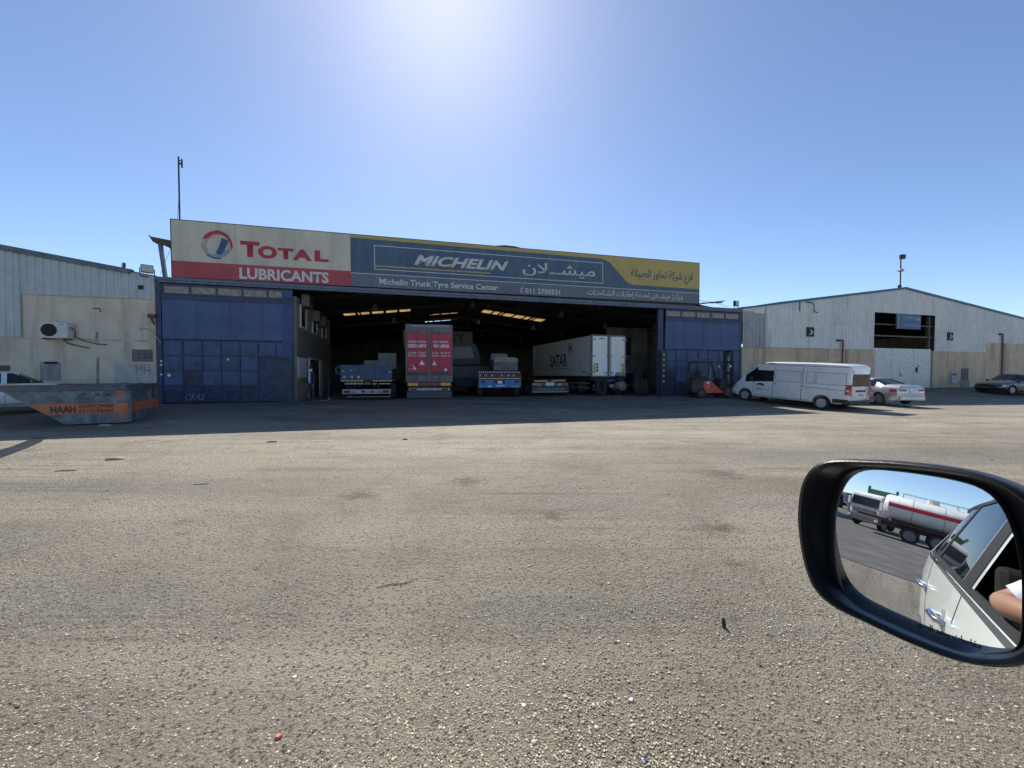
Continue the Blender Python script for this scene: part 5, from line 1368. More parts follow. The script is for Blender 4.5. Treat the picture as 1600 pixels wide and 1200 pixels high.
# dark lorry beside it, further in
t = hall_vehicle('lorry', 'dark lorry with a grey cab back, half hidden right of the red trailer', 735, 25.5, .05, cat='lorry')
MB().prism([(-1.2, 1.95), (1.2, 2.05), (1.25, 2.55), (.9, 3.45), (.7, 3.55), (-1.2, 3.5)], 'y', 2.2, 4.0).build('cab', mat('lorry_cab_dark', (.05, .055, .06)), t, bevel=.04)
MB().prism([(-.75, 2.45), (.72, 2.5), (.62, 3.3), (-.72, 3.25)], 'y', 2.14, 2.199).build('rear_window', mat('grey_panel', (.22, .21, .19), var=.1), t)
for z in (2.8, 3.0, 3.2): MB().box(.42, .66, 2.10, 2.139, z, z + .03).build('window_slat', CHB, t)
MB().box(-1.2, 1.3, .1, 2.1, 1.15, 1.9).build('load_box', mat('lorry_box', (.05, .062, .07), var=.3), t)
MB().box(-1.1, 1.1, 0, 6, .75, 1.12).build('chassis', CHB, t); axles(t, (.8, 4.6))
MB().box(-.9, 1.0, -.03, .0, .55, .75).build('rear_bumper', CHB, t)

# board on the far frame behind the red trailer
wb = fthing('hanging_board', 'grey board with dark lettering hanging behind the red trailer', 'board', 10.6, 15.5, 3.95)
MB().box(-.3, 6.1, 0, .08, 0, 1.5).build('panel', mat('dull_board', (.26, .24, .21), var=.15), wb)
MB().box(-.3, 6.1, -.01, -.001, 0, .3).build('lower_strip', mat('dull_board_tan', (.30, .25, .17)), wb)
text('GODERY', 'lettering', mat('board_ink', (.08, .075, .08)), wb, (.3, .5, 5.4, 1.3), y=-.02, bold=.03)
MB().bar((.2, 0, 1.5), (.2, 0, 3.2), .05).bar((5.6, 0, 1.5), (5.6, 0, 3.3), .05).build('hanger', STEEL, wb)

# blue truck tail
t = hall_vehicle('blue_lorry', 'lorry tail with bright blue bumper and chevron bar in the middle bay', 781, 23.3, -.13, cat='lorry')
BB = mat('bright_blue', (.045, .18, .42), rough=.5, var=.25, dirt=(.08, .08, .09), dirt_amt=.35, dirt_scale=4)
MB().box(-1.25, 1.25, 0, .08, 1.42, 1.56).build('chevron_board', INK, t)
for k in range(20): MB().prism([(-1.22 + k * .123, 1.44), (-1.17 + k * .123, 1.44), (-1.205 + k * .123, 1.49), (-1.17 + k * .123, 1.54), (-1.22 + k * .123, 1.54), (-1.25 + k * .123, 1.49)], 'y', -.01, 0).build('chevron', mat('pale_green_white', (.50, .58, .45)), t)
MB().box(-1.25, 1.25, .0, .08, 1.17, 1.40).build('lamp_board', mat('maroon_board', (.10, .05, .06)), t)
for k, x in enumerate((-1.2, -.86, -.5, .08, .46, .78)): MB().box(x, x + .09, -.012, -.001, 1.25, 1.34).build('marker_square', mat('marker_white', (.52, .50, .50)), t)
for x0_, x1_ in ((-1.1, -.9), (-.74, -.54), (.9, 1.2)): MB().box(x0_, x1_, -.012, -.001, 1.24, 1.35).build('tail_lamp', mat('dull_red_lamp', 0), t)
MB().box(-1.23, 1.25, -.02, .05, 1.08, 1.15).build('orange_strip', mat('peach_strip', (.60, .36, .18)), t)
MB().box(-1.25, 1.25, -.05, .1, .58, 1.04).build('rear_bumper', BB, t, bevel=.02)
for sd in (-1, 1):
    MB().box(sd * 1.12, sd * .85, -.065, -.051, .86, .98).build('tail_lamp', mat('dull_red_lamp', 0), t); 
MB().box(-.32, .30, -.06, -.051, .80, 1.02).build('plate_recess', INK, t)
MB().box(-.14, .14, -.075, -.061, .82, .99).build('number_plate', PLATE, t)
MB().box(-.22, .3, -.06, -.051, .65, .74).box(-1.2, -1.0, -.06, -.051, .62, .66).box(-.9, -.75, -.06, -.051, .62, .66).box(.7, 1.15, -.06, -.051, .64, .67).build('worn_lettering', mat('marker_white', 0), t)
MB().box(-.7, -.5, -.062, -.051, .62, .70).build('sticker', PLATE, t)
MB().box(-.3, 1.15, .5, 3.4, 1.6, 2.28).build('load_box', mat('dull_olive', (.12, .115, .10), var=.3), t)
MB().box(-.3, 1.15, .48, .499, 2.10, 2.34).build('frosted_band', mat('frosted_grey', (.22, .22, .20), var=.5, scale=20), t)
MB().box(-.15, 1.0, .46, .50, 2.345, 2.38).build('yellow_trim', mat('dull_yellow', (.42, .33, .06)), t)
MB().prism([(-.2, 2.3), (1.05, 2.3), (.95, 2.8), (-.15, 2.8)], 'y', 4, 5.5).build('cab', mat('cab_grey', (.20, .20, .19)), t, bevel=.03)
MB().box(-.5, .5, .1, 8, .65, 1.05).build('chassis', CHB, t); axles(t, (1.1, 2.4, 6.5))

# low trailer with painted board
t = hall_vehicle('lowloader_trailer', 'low trailer tail with orange boards between the blue lorry and the white box trailer', 860, 24.9, -.02)
MB().prism([(-1.05, .96), (1.1, 1.0), (1.1, 1.06), (-1.05, 1.02)], 'y', .1, 8).build('deck', CHB, t)
MB().prism([(-1.05, .90), (-.1, .92), (-.25, 1.0), (-1.05, .99)], 'y', -.03, 0).build('orange_board', ORG, t)
MB().prism([(.0, .92), (1.0, .94), (1.0, 1.02), (.12, 1.01)], 'y', -.03, 0).build('orange_board', ORG, t)
MB().box(-1.2, 1.2, 0, .08, .60, .86).build('lamp_bar', GT, t)
MB().box(-1.2, -.6, -.03, -.001, .68, .80).build('lamp', mat('dull_lens', (.35, .25, .24)), t); MB().box(.7, 1.15, -.03, -.001, .68, .80).build('tail_lamp', mat('rust_orange', 0), t)
MB().box(.45, .70, -.03, -.001, .66, .78).build('lamp', GALV, t)
MB().box(-.32, .22, -.05, -.02, .66, .86).build('number_plate', PLATE, t)
text('J2 MJ', 'plate_digits', INK, t, (-.2, .7, .12, .82), y=-.055, extrude=.002)
MB().box(-1.2, 1.2, -.02, .05, .30, .56).build('name_board', mat('name_board_dark', (.05, .06, .07)), t)
text('PAKISTANI', 'lettering', mat('teal_letter', (.12, .30, .36)), t, (-.85, .34, .85, .54), y=-.03, bold=.01)
MB().box(-1.2, 1.2, -.03, .02, .24, .29).build('lower_strip', mat('peach_strip', 0), t)
MB().bar((-1.25, 0, .1), (-1.18, 0, .95), .05).bar((1.25, 0, .1), (1.2, 0, .95), .05).build('side_bracket', CHB, t)
axles(t, (1.2, 2.5), r=.42)
MB().box(-.4, .4, .1, 8, .6, .95).build('chassis', CHB, t)

# white reefer trailer
pz = at(951, 611, 26.15); q = pz - O
t = thing('refrigerated_trailer', 'white box trailer with closed twin doors and its long side showing, right of centre', 'trailer', (pz.x, pz.y, .015), FANG + .045)
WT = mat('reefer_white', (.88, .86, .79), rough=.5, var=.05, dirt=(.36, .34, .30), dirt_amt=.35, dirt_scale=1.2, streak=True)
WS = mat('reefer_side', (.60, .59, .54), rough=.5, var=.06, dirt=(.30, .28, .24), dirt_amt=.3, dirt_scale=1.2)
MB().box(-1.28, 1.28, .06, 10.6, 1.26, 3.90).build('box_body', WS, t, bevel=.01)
MB().box(-1.30, -1.21, 0, .1, 1.2, 3.95).box(1.21, 1.30, 0, .1, 1.2, 3.95).box(-1.21, 1.21, 0, .1, 3.86, 3.95).box(-1.21, 1.21, 0, .1, 1.2, 1.27).build('rear_frame', FRM, t)
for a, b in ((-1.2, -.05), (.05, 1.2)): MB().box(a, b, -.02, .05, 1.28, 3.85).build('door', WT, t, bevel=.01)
MB().box(-.048, .048, -.01, .03, 1.28, 3.85).build('door_gap', CHB, t)
for x in (-.11, .11): MB().tube([(x, -.05, 1.2), (x, -.05, 3.88)], .02, 8).build('locking_bar', FRM, t)
for z in (1.45, 2.5, 3.6):
    for sd in (-1, 1): MB().box(sd * 1.32, sd * 1.02, -.05, -.021, z, z + .09).build('hinge', GALV, t)
for sd in (-1, 1):
    MB().box(sd * 1.14, sd * .98, -.03, -.021, 1.55, 2.08).build('reflector_frame', CHB, t)
    MB().box(sd * 1.12, sd * 1.0, -.036, -.031, 1.57, 2.06).build('amber_reflector', AMB, t)
    MB().box(sd * .36, sd * .12, -.06, -.021, 1.42, 1.50).box(sd * .16, sd * .10, -.07, -.061, 1.40, 1.6).build('door_handle', GALV, t)
    MB().lathe([(.035, 0), (.035, -.02)], (sd * .17, -.021, 2.55), 'y', 10).build('lock', INK, t)
for k in range(3): text('I', 'serif_mark', INK, t, (-.93, 1.55 + k * .2, -.80, 1.69 + k * .2), y=-.024)
MB().box(-.75, -.36, -.026, -.021, 3.66, 3.72).build('maker_plate', INK, t)
SIN = mat('side_navy_ink', (.035, .04, .06))
text('SATAR', 'lettering', SIN, t, (6.6, 1.95, 3.6, 2.90), y=-1.286, bold=.02, facing='-x', extrude=.006)
MB().box(-1.292, -1.281, 3.2, 5.4, 1.80, 1.83).build('underline', SIN, t)
m = MB(); m.tube([(-1.285, 3.05 + .28 * math.cos(a), 3.2 + .42 * math.sin(a)) for a in [R(20 + k * 14) for k in range(11)]], .025, 5)
m.tube([(-1.285, 3.05 + .28 * math.cos(a), 3.2 + .42 * math.sin(a)) for a in [R(200 + k * 14) for k in range(11)]], .025, 5); m.build('round_logo', SIN, t)
for yy in (2.9, 3.2): MB().prism([(yy - .12, 3.35), (yy + .12, 3.35), (yy + .08, 3.15), (yy, 3.0), (yy - .08, 3.15)], 'x', -1.295, -1.281).build('heart_logo', SIN, t)
MB().box(-1.29, -1.281, .8, 1.2, 1.5, 1.58).box(-1.29, -1.281, .3, .5, 1.36, 1.42).build('vent_slot', INK, t)
BC = mat('blue_chassis', (.04, .14, .34), rough=.5, var=.3, dirt=(.06, .05, .05), dirt_amt=.4)
MB().box(-1.22, -.5, -.02, .1, .35, .42).box(.3, 1.22, -.02, .1, .35, .42).box(-.98, -.7, -.02, .05, .78, 1.0).box(.78, 1.1, -.02, .05, .78, 1.0).box(-.15, 1.2, .02, .1, .92, 1.0).box(.5, .6, -.01, .1, .42, .9).build('blue_bumper', BC, t)
MB().box(-1.2, 1.2, .1, 10, .98, 1.2).box(-.5, .5, .3, 10, .5, .98).build('chassis', CHB, t)
for sd in (-1, 1): MB().box(sd * 1.18, sd * .8, -.03, .02, .55, .68).build('tail_lamp', REDL, t)
MB().box(.05, .38, -.03, .02, .50, .70).build('number_plate', mat('dull_plate', (.30, .30, .22)), t)
for z in (.45, .75): MB().box(-1.27, -1.22, .3, 3.8, z, z + .05).build('side_guard', GALV, t)
axles(t, (1.6, 2.9, 4.2), W=1.08)

# ------------------------------------------------------------------ loose truck tyres
def loose_tyre(u, w, lean, turn, label, r=.54, group='old truck tyres by the white trailer'):
    t = fthing('truck_tyre', label, 'tyre', u, w, .015, turn, group)
    m = MB(); h = .15
    c, s_ = math.cos(lean), math.sin(lean)
    def P(rad, yy, a):
        x = rad * math.cos(a); z = rad * math.sin(a) + r; y = yy
        return (x, y * c + z * s_, z * c - y * s_ + .0)
    prof = [(r * .56, -h * .7), (r * .62, -h * .95), (r * .92, -h), (r * .99, -h * .7), (r, 0), (r * .99, h * .7), (r * .92, h), (r * .62, h * .95), (r * .56, h * .7)]
    n = 30; vs = []; fs = []
    for rad, yy in prof:
        for j in range(n): vs.append(P(rad, yy, 2 * math.pi * j / n))
    k = len(prof)
    for i in range(k):
        for j in range(n):
            fs.append((i * n + j, i * n + (j + 1) % n, ((i + 1) % k) * n + (j + 1) % n, ((i + 1) % k) * n + j))
    m.add(vs, fs); m.build('tyre', TYRE, t, smooth=50)
    tr = MB()
    for j in range(30):
        a = 2 * math.pi * j / 30
        tr.add([P(r * 1.012, -h * .8, a), P(r * 1.012, h * .8, a + .06), P(r * 1.012, h * .8, a + .13), P(r * 1.012, -h * .8, a + .07), P(r * .97, -h * .8, a), P(r * .97, h * .8, a + .06), P(r * .97, h * .8, a + .13), P(r * .97, -h * .8, a + .07)],
               [(0, 1, 2, 3), (0, 4, 5, 1), (2, 6, 7, 3), (0, 3, 7, 4), (1, 5, 6, 2)])
    tr.build('tread', TYRE, t)
    return t
loose_tyre(22.35, .62, .12, .55, 'truck tyre standing against the blue bumper under the white trailer doors')
loose_tyre(24.85, .35, .10, .75, 'truck tyre at the left of the row standing by the rack post')
loose_tyre(25.25, .45, .12, .8, 'truck tyre in the middle of the row standing by the rack post')
loose_tyre(25.6, .55, .14, .85, 'truck tyre at the right of the row standing by the rack post')
dr = fthing('compressor_tank', 'faded pink round tank with a pale cap between the white trailer and the tyre row', 'tank', 24.1, 1.3, .35, .2)
MB().lathe([(.05, -.35), (.25, -.32), (.33, -.2), (.35, 0), (.33, .3), (.2, .4), (.05, .42)], (0, 0, .25), 'y', 20).build('shell', mat('faded_pink', (.30, .19, .19), var=.2), dr, smooth=50)
MB().lathe([(.3, 0), (.28, .15), (.1, .22)], (0, .1, .95), 'z', 16).build('cap', mat('dull_pale', (.28, .27, .27)), dr, smooth=50)
MB().box(-.25, .25, -.1, .3, .55, .95).build('motor_box', CHB, dr)
for sd in (-1, 1): MB().box(sd * .3, sd * .22, -.3, .3, -.35, .05).build('foot', CHB, dr)
# workbench and clutter at the right wall
wk = fthing('workbench', 'dark workbench with grey back panel against the right wall of the hall', 'workbench', 25.4, 5.5, .015)
MB().box(0, 3.6, 0, .9, .85, .95).box(.1, .2, .1, .8, 0, .85).box(3.4, 3.5, .1, .8, 0, .85).build('table', CHB, wk)
MB().box(-.2, 3.8, .9, 1.0, .4, 2.1).build('back_panel', mat('grey_back_panel', (.20, .20, .19), var=.2), wk)
MB().box(1.2, 2.6, .3, .85, .95, 1.5).build('tool_chest', mat('tool_navy', (.03, .035, .06)), wk, bevel=.02)
cbd = fthing('wall_cabinet', 'dark notice board high on the right wall of the hall', 'board', 28.2, 9.0, 3.1)
MB().box(0, 1.5, 0, .06, 0, 1.6).build('panel', mat('cabinet_dark', (.06, .06, .055), var=.4, scale=8), cbd)
MB().box(-.8, 3.2, .07, .3, -1.6, 2.4).build('partition', IW, cbd)
ho = fthing('hose_reel', 'round hose reel on the end of the office block', 'hose reel', 5.7, 10.2, 1.7)
MB().lathe([(.34, 0), (.34, -.12), (.2, -.12), (.2, 0)], (0, 0, 0), 'y', 20).build('drum', GALV, ho)
MB().box(-.6, .1, .0, .06, -1.7, .4).build('bracket', CHB, ho)
# ------------------------------------------------------------------ people
def skinned(name, joints, edges, parent, mats, matfn, sub=2, root=0):
    """joints: (x,y,z,rx,ry)"""
    me = bpy.data.meshes.new(name); me.from_pydata([j[:3] for j in joints], edges, [])
    ob = bpy.data.objects.new(name, me); COL.objects.link(ob)
    sk = ob.modifiers.new('skin', 'SKIN'); sk.use_smooth_shade = True
    for i, j in enumerate(joints):
        v = me.skin_vertices[0].data[i]; v.radius = (j[3], j[4]); v.use_root = (i == root)
    ss = ob.modifiers.new('sub', 'SUBSURF'); ss.levels = sub; ss.render_levels = sub
    dg = bpy.context.evaluated_depsgraph_get(); dg.update()
    m2 = bpy.data.meshes.new_from_object(ob.evaluated_get(dg))
    ob.modifiers.clear(); ob.data = m2
    m2.materials.clear()
    for m in mats: m2.materials.append(m)
    for p in m2.polygons: p.material_index = matfn(p.center)
    m2.shade_smooth(); m2.name = name
    ob.parent = parent
    return ob
SKIN = mat('skin', (.36, .19, .12), rough=.55, var=.08, scale=6)
JACK = mat('dark_jacket', (.022, .024, .032), rough=.85, var=.2)
TROU = mat('dark_trousers', (.03, .033, .045), rough=.85, var=.2)
SHOE = mat('scuffed_shoe', (.10, .095, .09), rough=.6)
HAIR = mat('black_hair', (.012, .01, .01), rough=.6)

pp = at(487, 627, 20.1)
per = thing('person', 'person in dark jacket, pale shirt and white face mask standing in the hall entrance', 'person', (pp.x, pp.y, .0), R(-25))
# facing -y in local frame
J = [(0, 0, .95, .155, .11), (0, 0, 1.12, .145, .105), (0, 0, 1.30, .175, .115), (0, 0, 1.43, .13, .09), (0, -.01, 1.51, .055, .055), (0, -.02, 1.60, .078, .09), (0, -.015, 1.70, .07, .085),
     (.17, 0, 1.41, .062, .062), (.235, .01, 1.13, .048, .048), (.23, -.05, .90, .036, .036), (.225, -.07, .81, .032, .022),
     (-.17, 0, 1.41, .062, .062), (-.235, .01, 1.13, .048, .048), (-.23, -.05, .90, .036, .036), (-.225, -.07, .81, .032, .022),
     (.10, 0, .88, .095, .10), (.12, -.01, .50, .066, .066), (.14, 0, .10, .046, .05), (.15, -.13, .035, .042, .032),
     (-.10, 0, .88, .095, .10), (-.12, .0, .50, .066, .066), (-.13, .03, .10, .046, .05), (-.15, -.10, .035, .042, .032)]
E = [(0, 1), (1, 2), (2, 3), (3, 4), (4, 5), (5, 6), (3, 7), (7, 8), (8, 9), (9, 10), (3, 11), (11, 12), (12, 13), (13, 14), (0, 15), (15, 16), (16, 17), (17, 18), (0, 19), (19, 20), (20, 21), (21, 22)]
def pm(c):
    if c.z > 1.485: return 0
    if c.z < .085: return 3
    if c.z < .93 and abs(c.x) < .2: return 2
    if abs(c.x) > .19 and c.z < .86: return 0
    return 1
skinned('body', J, E, per, [SKIN, JACK, TROU, SHOE], pm)
MB().prism([(-.07, .93), (.06, .93), (.085, 1.44), (.0, 1.49), (-.07, 1.44)], 'y', -.137, -.10).build('shirt', mat('pale_blue_shirt', (.42, .45, .58), rough=.9), per, bevel=.015)
for sd in (-1, 1):
    f = MB()
    for k in range(4):
        x0 = sd * (.205 + .014 * k); f.tube([(x0, -.075, .82), (x0, -.082, .77), (x0 - sd * .004, -.095, .735 + .006 * abs(k - 1))], [.009, .008, .006], 6)
    f.tube([(sd * .20, -.085, .83), (sd * .19, -.105, .80), (sd * .192, -.11, .775)], [.010, .009, .007], 6)
    f.build('fingers', SKIN, per, smooth=60)
MB().lathe([(.02, -.05), (.06, -.045), (.078, -.01), (.078, .03), (.06, .05)], (0, -.055, 1.575), 'z', 14).build('face_mask', mat('mask_white', (.75, .76, .80), rough=.8), per, smooth=60)
MB().lathe([(.098, 0), (.103, .04), (.085, .10), (.03, .125)], (0, -.005, 1.68), 'z', 16).add([], []).box(-.07, .07, -.17, -.08, 1.675, 1.69).build('cap', HAIR, per, smooth=50)
ey = MB()
for sd in (-1, 1): ey.lathe([(.004, -.01), (.011, 0), (.004, .01)], (sd * .032, -.098, 1.648), 'y', 8)
ey.build('eyes', HAIR, per)
for sd in (-1, 1): MB().lathe([(.008, -.01), (.02, 0), (.008, .012)], (sd * .083, .0, 1.625), 'x', 8).build('ear', SKIN, per)
# trolley beside the person
tr = thing('hand_trolley', 'dark trolley frame leaning beside the person in the hall entrance', 'trolley', (pp.x + .55, pp.y + .25, .0), R(-20))
MB().tube([(-.2, 0, .15), (-.2, .15, 1.15), (.2, .15, 1.15), (.2, 0, .15)], .02, 6).tube([(-.2, .05, .6), (.2, .05, .6)], .015, 6).build('frame', STEEL, tr)
MB().box(-.25, .25, -.2, .05, .03, .06).build('toe_plate', mat('worn_tan', (.28, .24, .18)), tr)
for sd in (-1, 1): wheel(tr, (sd * .24, .03, .12), .12, .06, 'x', sd)

# ------------------------------------------------------------------ the observer's car
G0 = -.355
own = thing('white_suv', 'white car around the viewpoint whose side shows in its own door mirror', 'car', (0, -.68, G0), 0)
OWNP = car_paint('pearl_white', (.82, .86, .81), rough=.2, dirt_amt=.05)
st = [(-3.40, .55, 1.10, 1.20, .70, .50), (-3.33, .42, 1.22, 1.50, .82, .60), (-3.05, .36, 1.27, 1.72, .885, .64), (-2.4, .33, 1.28, 1.84, .925, .67), (-1.2, .32, 1.28, 1.885, .93, .70), (.1, .32, 1.27, 1.88, .93, .70),
      (.45, .32, 1.26, 1.80, .93, .71), (1.25, .32, 1.20, 1.28, .93, .78), (1.9, .34, 1.08, 1.14, .91, .76), (2.25, .40, .92, .97, .85, .70), (2.4, .5, .7, .75, .74, .6)]
lf = Loft(st, .12)
def gfo(x, row, sd):
    if row in (6, 7, 8) and .52 < x < 1.22: return 1
    if row in (6, 7, 8) and x < -3.08 and x > -3.33: return 2
    if row == 5 and sd > 0 and -.88 < x < .85: return 3
    if row == 5 and sd < 0 and -.88 < x < .85: return 4
    if row == 5 and -2.02 < x < -1.06: return 5
    if row == 5 and -2.75 < x < -2.15: return 6
    return 0
lf.glassnames = {1: ('windscreen', GLASS), 2: ('rear_window', GLASS), 3: ('window_opening', GLASS), 4: ('side_window', GLASS), 5: ('rear_door_window', GLASS), 6: ('quarter_window', GLASS)}
lf.build(own, OWNP, gfo, arches=[(1.45, .36), (-2.3, .36)], ar=.42, openfn=lambda k: k == 3)
st2 = [(a, b + .03, c, d - .05, e - .05, f - .04) for a, b, c, d, e, f in st if -3.3 < a < 1.2]
lf2 = Loft(st2, .12); lf2.glassnames = {}
def gfi(x, row, sd): return 1 if (row == 5 and -2.75 < x < .9) or (row in (6, 7, 8) and x > .5) else 0
lf2.build(own, mat('cabin_trim', (.06, .055, .05), rough=.9), gfi, name='cabin_trim', openfn=lambda k: True)
for x in (1.45, -2.3):
    for sd in (-1, 1): wheel(own, (x, sd * .82, .36), .36, .23, 'y', sd, spokes=6)
MB().box(-2.4, 1.8, -.6, .6, .32, .42).build('underbody', BLACK, own)
for sd in (1,):
    lf.ribbon('window_trim', CHROME, own, [(-2.8, 1.285), (.95, 1.235)], .022, sd, off=.006)
    lf.ribbon('window_seal', BLACK, own, [(-2.8, 1.315), (.9, 1.27)], .03, sd, off=.003)
    lf.ribbon('window_top_trim', BLACK, own, [(-2.75, 1.75), (-2.2, 1.775), (-.6, 1.815), (.2, 1.80)], .03, sd, off=.006)
    lf.ribbon('centre_pillar', BLACK, own, [(-.97, 1.30), (-.97, 1.80)], .17, sd, off=.004)
    lf.ribbon('rear_pillar', BLACK, own, [(-2.08, 1.30), (-2.08, 1.78)], .10, sd, off=.004)
    lf.ribbon('door_seam', SEAM, own, [(-.97, .45), (-.97, 1.25)], .008, sd, off=.002)
    lf.ribbon('door_seam', SEAM, own, [(-1.85, .55), (-2.05, .95), (-2.2, 1.25)], .008, sd, off=.002)
    lf.ribbon('door_seam', SEAM, own, [(.95, .45), (.95, 1.2)], .008, sd, off=.002)
    for hx in (-1.18, -2.12):
        y = lf.side(hx, 1.07)
        m = MB(); m.tube([(hx - .11, y - .005, 1.055), (hx - .09, y + .035, 1.065), (hx, y + .048, 1.075), (hx + .09, y + .035, 1.07), (hx + .11, y - .005, 1.065)], [.012, .017, .019, .017, .012], 10)
        m.build('door_handle', CHROME, own, smooth=60)
        MB().lathe([(.055, -.004), (.055, .003), (.03, .004)], (hx, y - .002, 1.06), 'y', 20).build('handle_cup', mat('handle_cup_grey', (.30, .32, .32), rough=.3), own)
SEATM = mat('seat_leather', (.22, .205, .185), rough=.6, var=.1)
MB().prism([(-.62, .62), (-.10, .62), (-.08, .74), (-.44, .80), (-.66, 1.32), (-.80, 1.30)], 'y', .18, .64).build('driver_seat', SEATM, own, bevel=.05)
MB().box(-.80, -.68, .29, .53, 1.36, 1.56).build('headrest', SEATM, own, bevel=.05)
MB().prism([(-.62, .62), (-.10, .62), (-.08, .74), (-.44, .80), (-.66, 1.32), (-.80, 1.30)], 'y', -.64, -.18).build('passenger_seat', SEATM, own, bevel=.05)
MB().prism([(-1.75, .62), (-1.3, .62), (-1.3, .76), (-1.6, .80), (-1.85, 1.4), (-1.95, 1.38)], 'y', -.62, .62).build('rear_seat', SEATM, own, bevel=.05)
MB().prism([(.52, .9), (1.0, .9), (1.0, 1.12), (.62, 1.12)], 'y', -.7, .7).build('dashboard', mat('cabin_trim', 0), own, bevel=.04)

# driver: elbow resting in the open window
drv = thing('person', 'driver in white shirt resting a bare forearm on the car window ledge', 'person', (-.32, -.28, .0), 0)
DS = mat('white_shirt', (.66, .68, .78), rough=.85, var=.06, bump=.3, bscale=25)
J = [(0, 0, .42, .16, .14), (-.05, 0, .62, .155, .13), (-.10, 0, .82, .19, .13), (-.12, 0, .97, .12, .10), (-.10, 0, 1.06, .05, .05),
     (-.13, .20, .93, .06, .06), (-.13, .34, .79, .05, .05), (-.13, .475, .685, .036, .036), (.02, .485, .70, .036, .036), (.16, .42, .71, .026, .026), (.27, .36, .715, .030, .018),
     (-.13, -.20, .93, .06, .06), (-.10, -.26, .70, .05, .05), (.12, -.22, .62, .038, .038), (.28, -.16, .66, .028, .028),
     (.05, .10, .38, .095, .095), (.42, .12, .40, .075, .075), (.60, .12, .08, .055, .055),
     (.05, -.10, .38, .095, .095), (.42, -.12, .40, .075, .075), (.60, -.12, .08, .055, .055), (-.09, 0, 1.17, .085, .08), (-.10, 0, 1.24, .07, .07)]
J = [(x, y, z + .30, a, b) for x, y, z, a, b in J]
E = [(0, 1), (1, 2), (2, 3), (3, 4), (3, 5), (5, 6), (6, 7), (7, 8), (8, 9), (9, 10), (3, 11), (11, 12), (12, 13), (13, 14), (0, 15), (15, 16), (16, 17), (0, 18), (18, 19), (19, 20), (4, 21), (21, 22)]
def dm(c):
    if c.z > 1.36: return 0
    if c.z < .78: return 2
    if c.y > .36 or (c.x > .05 and c.z > .85): return 0
    return 1
skinned('body', J, E, drv, [SKIN, DS, TROU], dm)
sl = MB(); sl.tube([(-.115, .25, 1.19), (-.13, .33, 1.10), (-.13, .41, 1.02), (-.132, .435, 1.0)], [.07, .068, .060, .056], 14); sl.build('sleeve', DS, drv, smooth=60)
f = MB()
for k in range(4):
    d = .014 * k; f.tube([(.27, .36 - d, 1.015), (.31, .335 - d, 1.02), (.335, .315 - d, 1.0)], [.009, .008, .007], 6)
f.tube([(.26, .33, 1.03), (.28, .30, 1.045), (.30, .29, 1.045)], [.011, .009, .008], 6); f.build('fingers', SKIN, drv, smooth=60)
MB().lathe([(.09, -.03), (.10, .03), (.075, .09), (.02, .11)], (-.10, 0, 1.56), 'z', 14).build('hair', HAIR, drv, smooth=60)

# ------------------------------------------------------------------ door mirror
CD, PHI, EPS, RAD = .676, .41, .119, 2.25
MC = CAM + ray(1455, 880).normalized() * CD
NM = Vector((-math.cos(PHI) * math.cos(EPS), -math.sin(PHI) * math.cos(EPS), math.sin(EPS)))
TA = Vector((0, 0, 1)).cross(NM).normalized(); TB = NM.cross(TA).normalized()
def on_plane(px, py, off):
    d = ray(px, py); p0 = MC + NM * off
    t = (p0 - CAM).dot(NM) / d.dot(NM); p = CAM + d * t - MC
    return (p.dot(TA), p.dot(TB))
def zpx(pts): return [(1230 + x / 3.157, 700 + y / 3.157) for x, y in pts]
def resample(pts, c, n=96):
    """closed polygon -> n points by angle about c"""
    out = []
    for k in range(n):
        a = 2 * math.pi * k / n; dx, dy = math.cos(a), math.sin(a); best = None
        for i in range(len(pts)):
            x1, y1 = pts[i][0] - c[0], pts[i][1] - c[1]; x2, y2 = pts[(i + 1) % len(pts)][0] - c[0], pts[(i + 1) % len(pts)][1] - c[1]
            den = dx * (y2 - y1) - dy * (x2 - x1)
            if abs(den) < 1e-12: continue
            t = (x1 * (y2 - y1) - y1 * (x2 - x1)) / den; s = (x1 * dy - y1 * dx) / den
            if t > 0 and -1e-6 <= s <= 1 + 1e-6 and (best is None or t < best): best = t
        out.append(best or 0)
    for _ in range(2): out = [(out[i - 1] + 2 * out[i] + out[(i + 1) % n]) / 4 for i in range(n)]
    return [(c[0] + out[k] * math.cos(2 * math.pi * k / n), c[1] + out[k] * math.sin(2 * math.pi * k / n)) for k in range(n)]
gpx = zpx([(225, 420), (228, 330), (250, 230), (290, 150), (350, 108), (430, 105), (600, 122), (780, 150), (930, 185), (1020, 235), (1080, 330), (1125, 450), (1155, 600), (1160, 700), (1158, 850),
           (1150, 960), (1120, 1000), (1050, 1010), (900, 1018), (860, 1012), (760, 975), (620, 915), (450, 840), (330, 780), (270, 720), (240, 650), (225, 520)])
hpx = zpx([(200, 55), (300, 55), (500, 62), (700, 80), (900, 112), (1050, 158), (1190, 225), (1280, 330), (1330, 500), (1340, 700), (1320, 880), (1270, 1000), (1180, 1075), (1060, 1090), (920, 1072), (780, 1035), (600, 962), (400, 868), (220, 785),
           (130, 705), (88, 600), (62, 480), (48, 350), (56, 230), (82, 140), (130, 80)])
ipx = zpx([(190, 85), (300, 82), (500, 88), (700, 106), (900, 138), (1040, 185), (1150, 260), (1220, 360), (1260, 500), (1270, 700), (1250, 870), (1200, 970), (1120, 1030), (1040, 1045), (900, 1040), (780, 1004), (600, 935), (420, 850), (260, 770),
           (180, 700), (135, 590), (112, 480), (104, 350), (110, 240), (135, 150)])
GC = on_plane(*zpx([(690, 560)])[0], 0)
n_ = 96
gl_ = resample([on_plane(x, y, 0) for x, y in gpx], GC, n_)
RIMO = .028
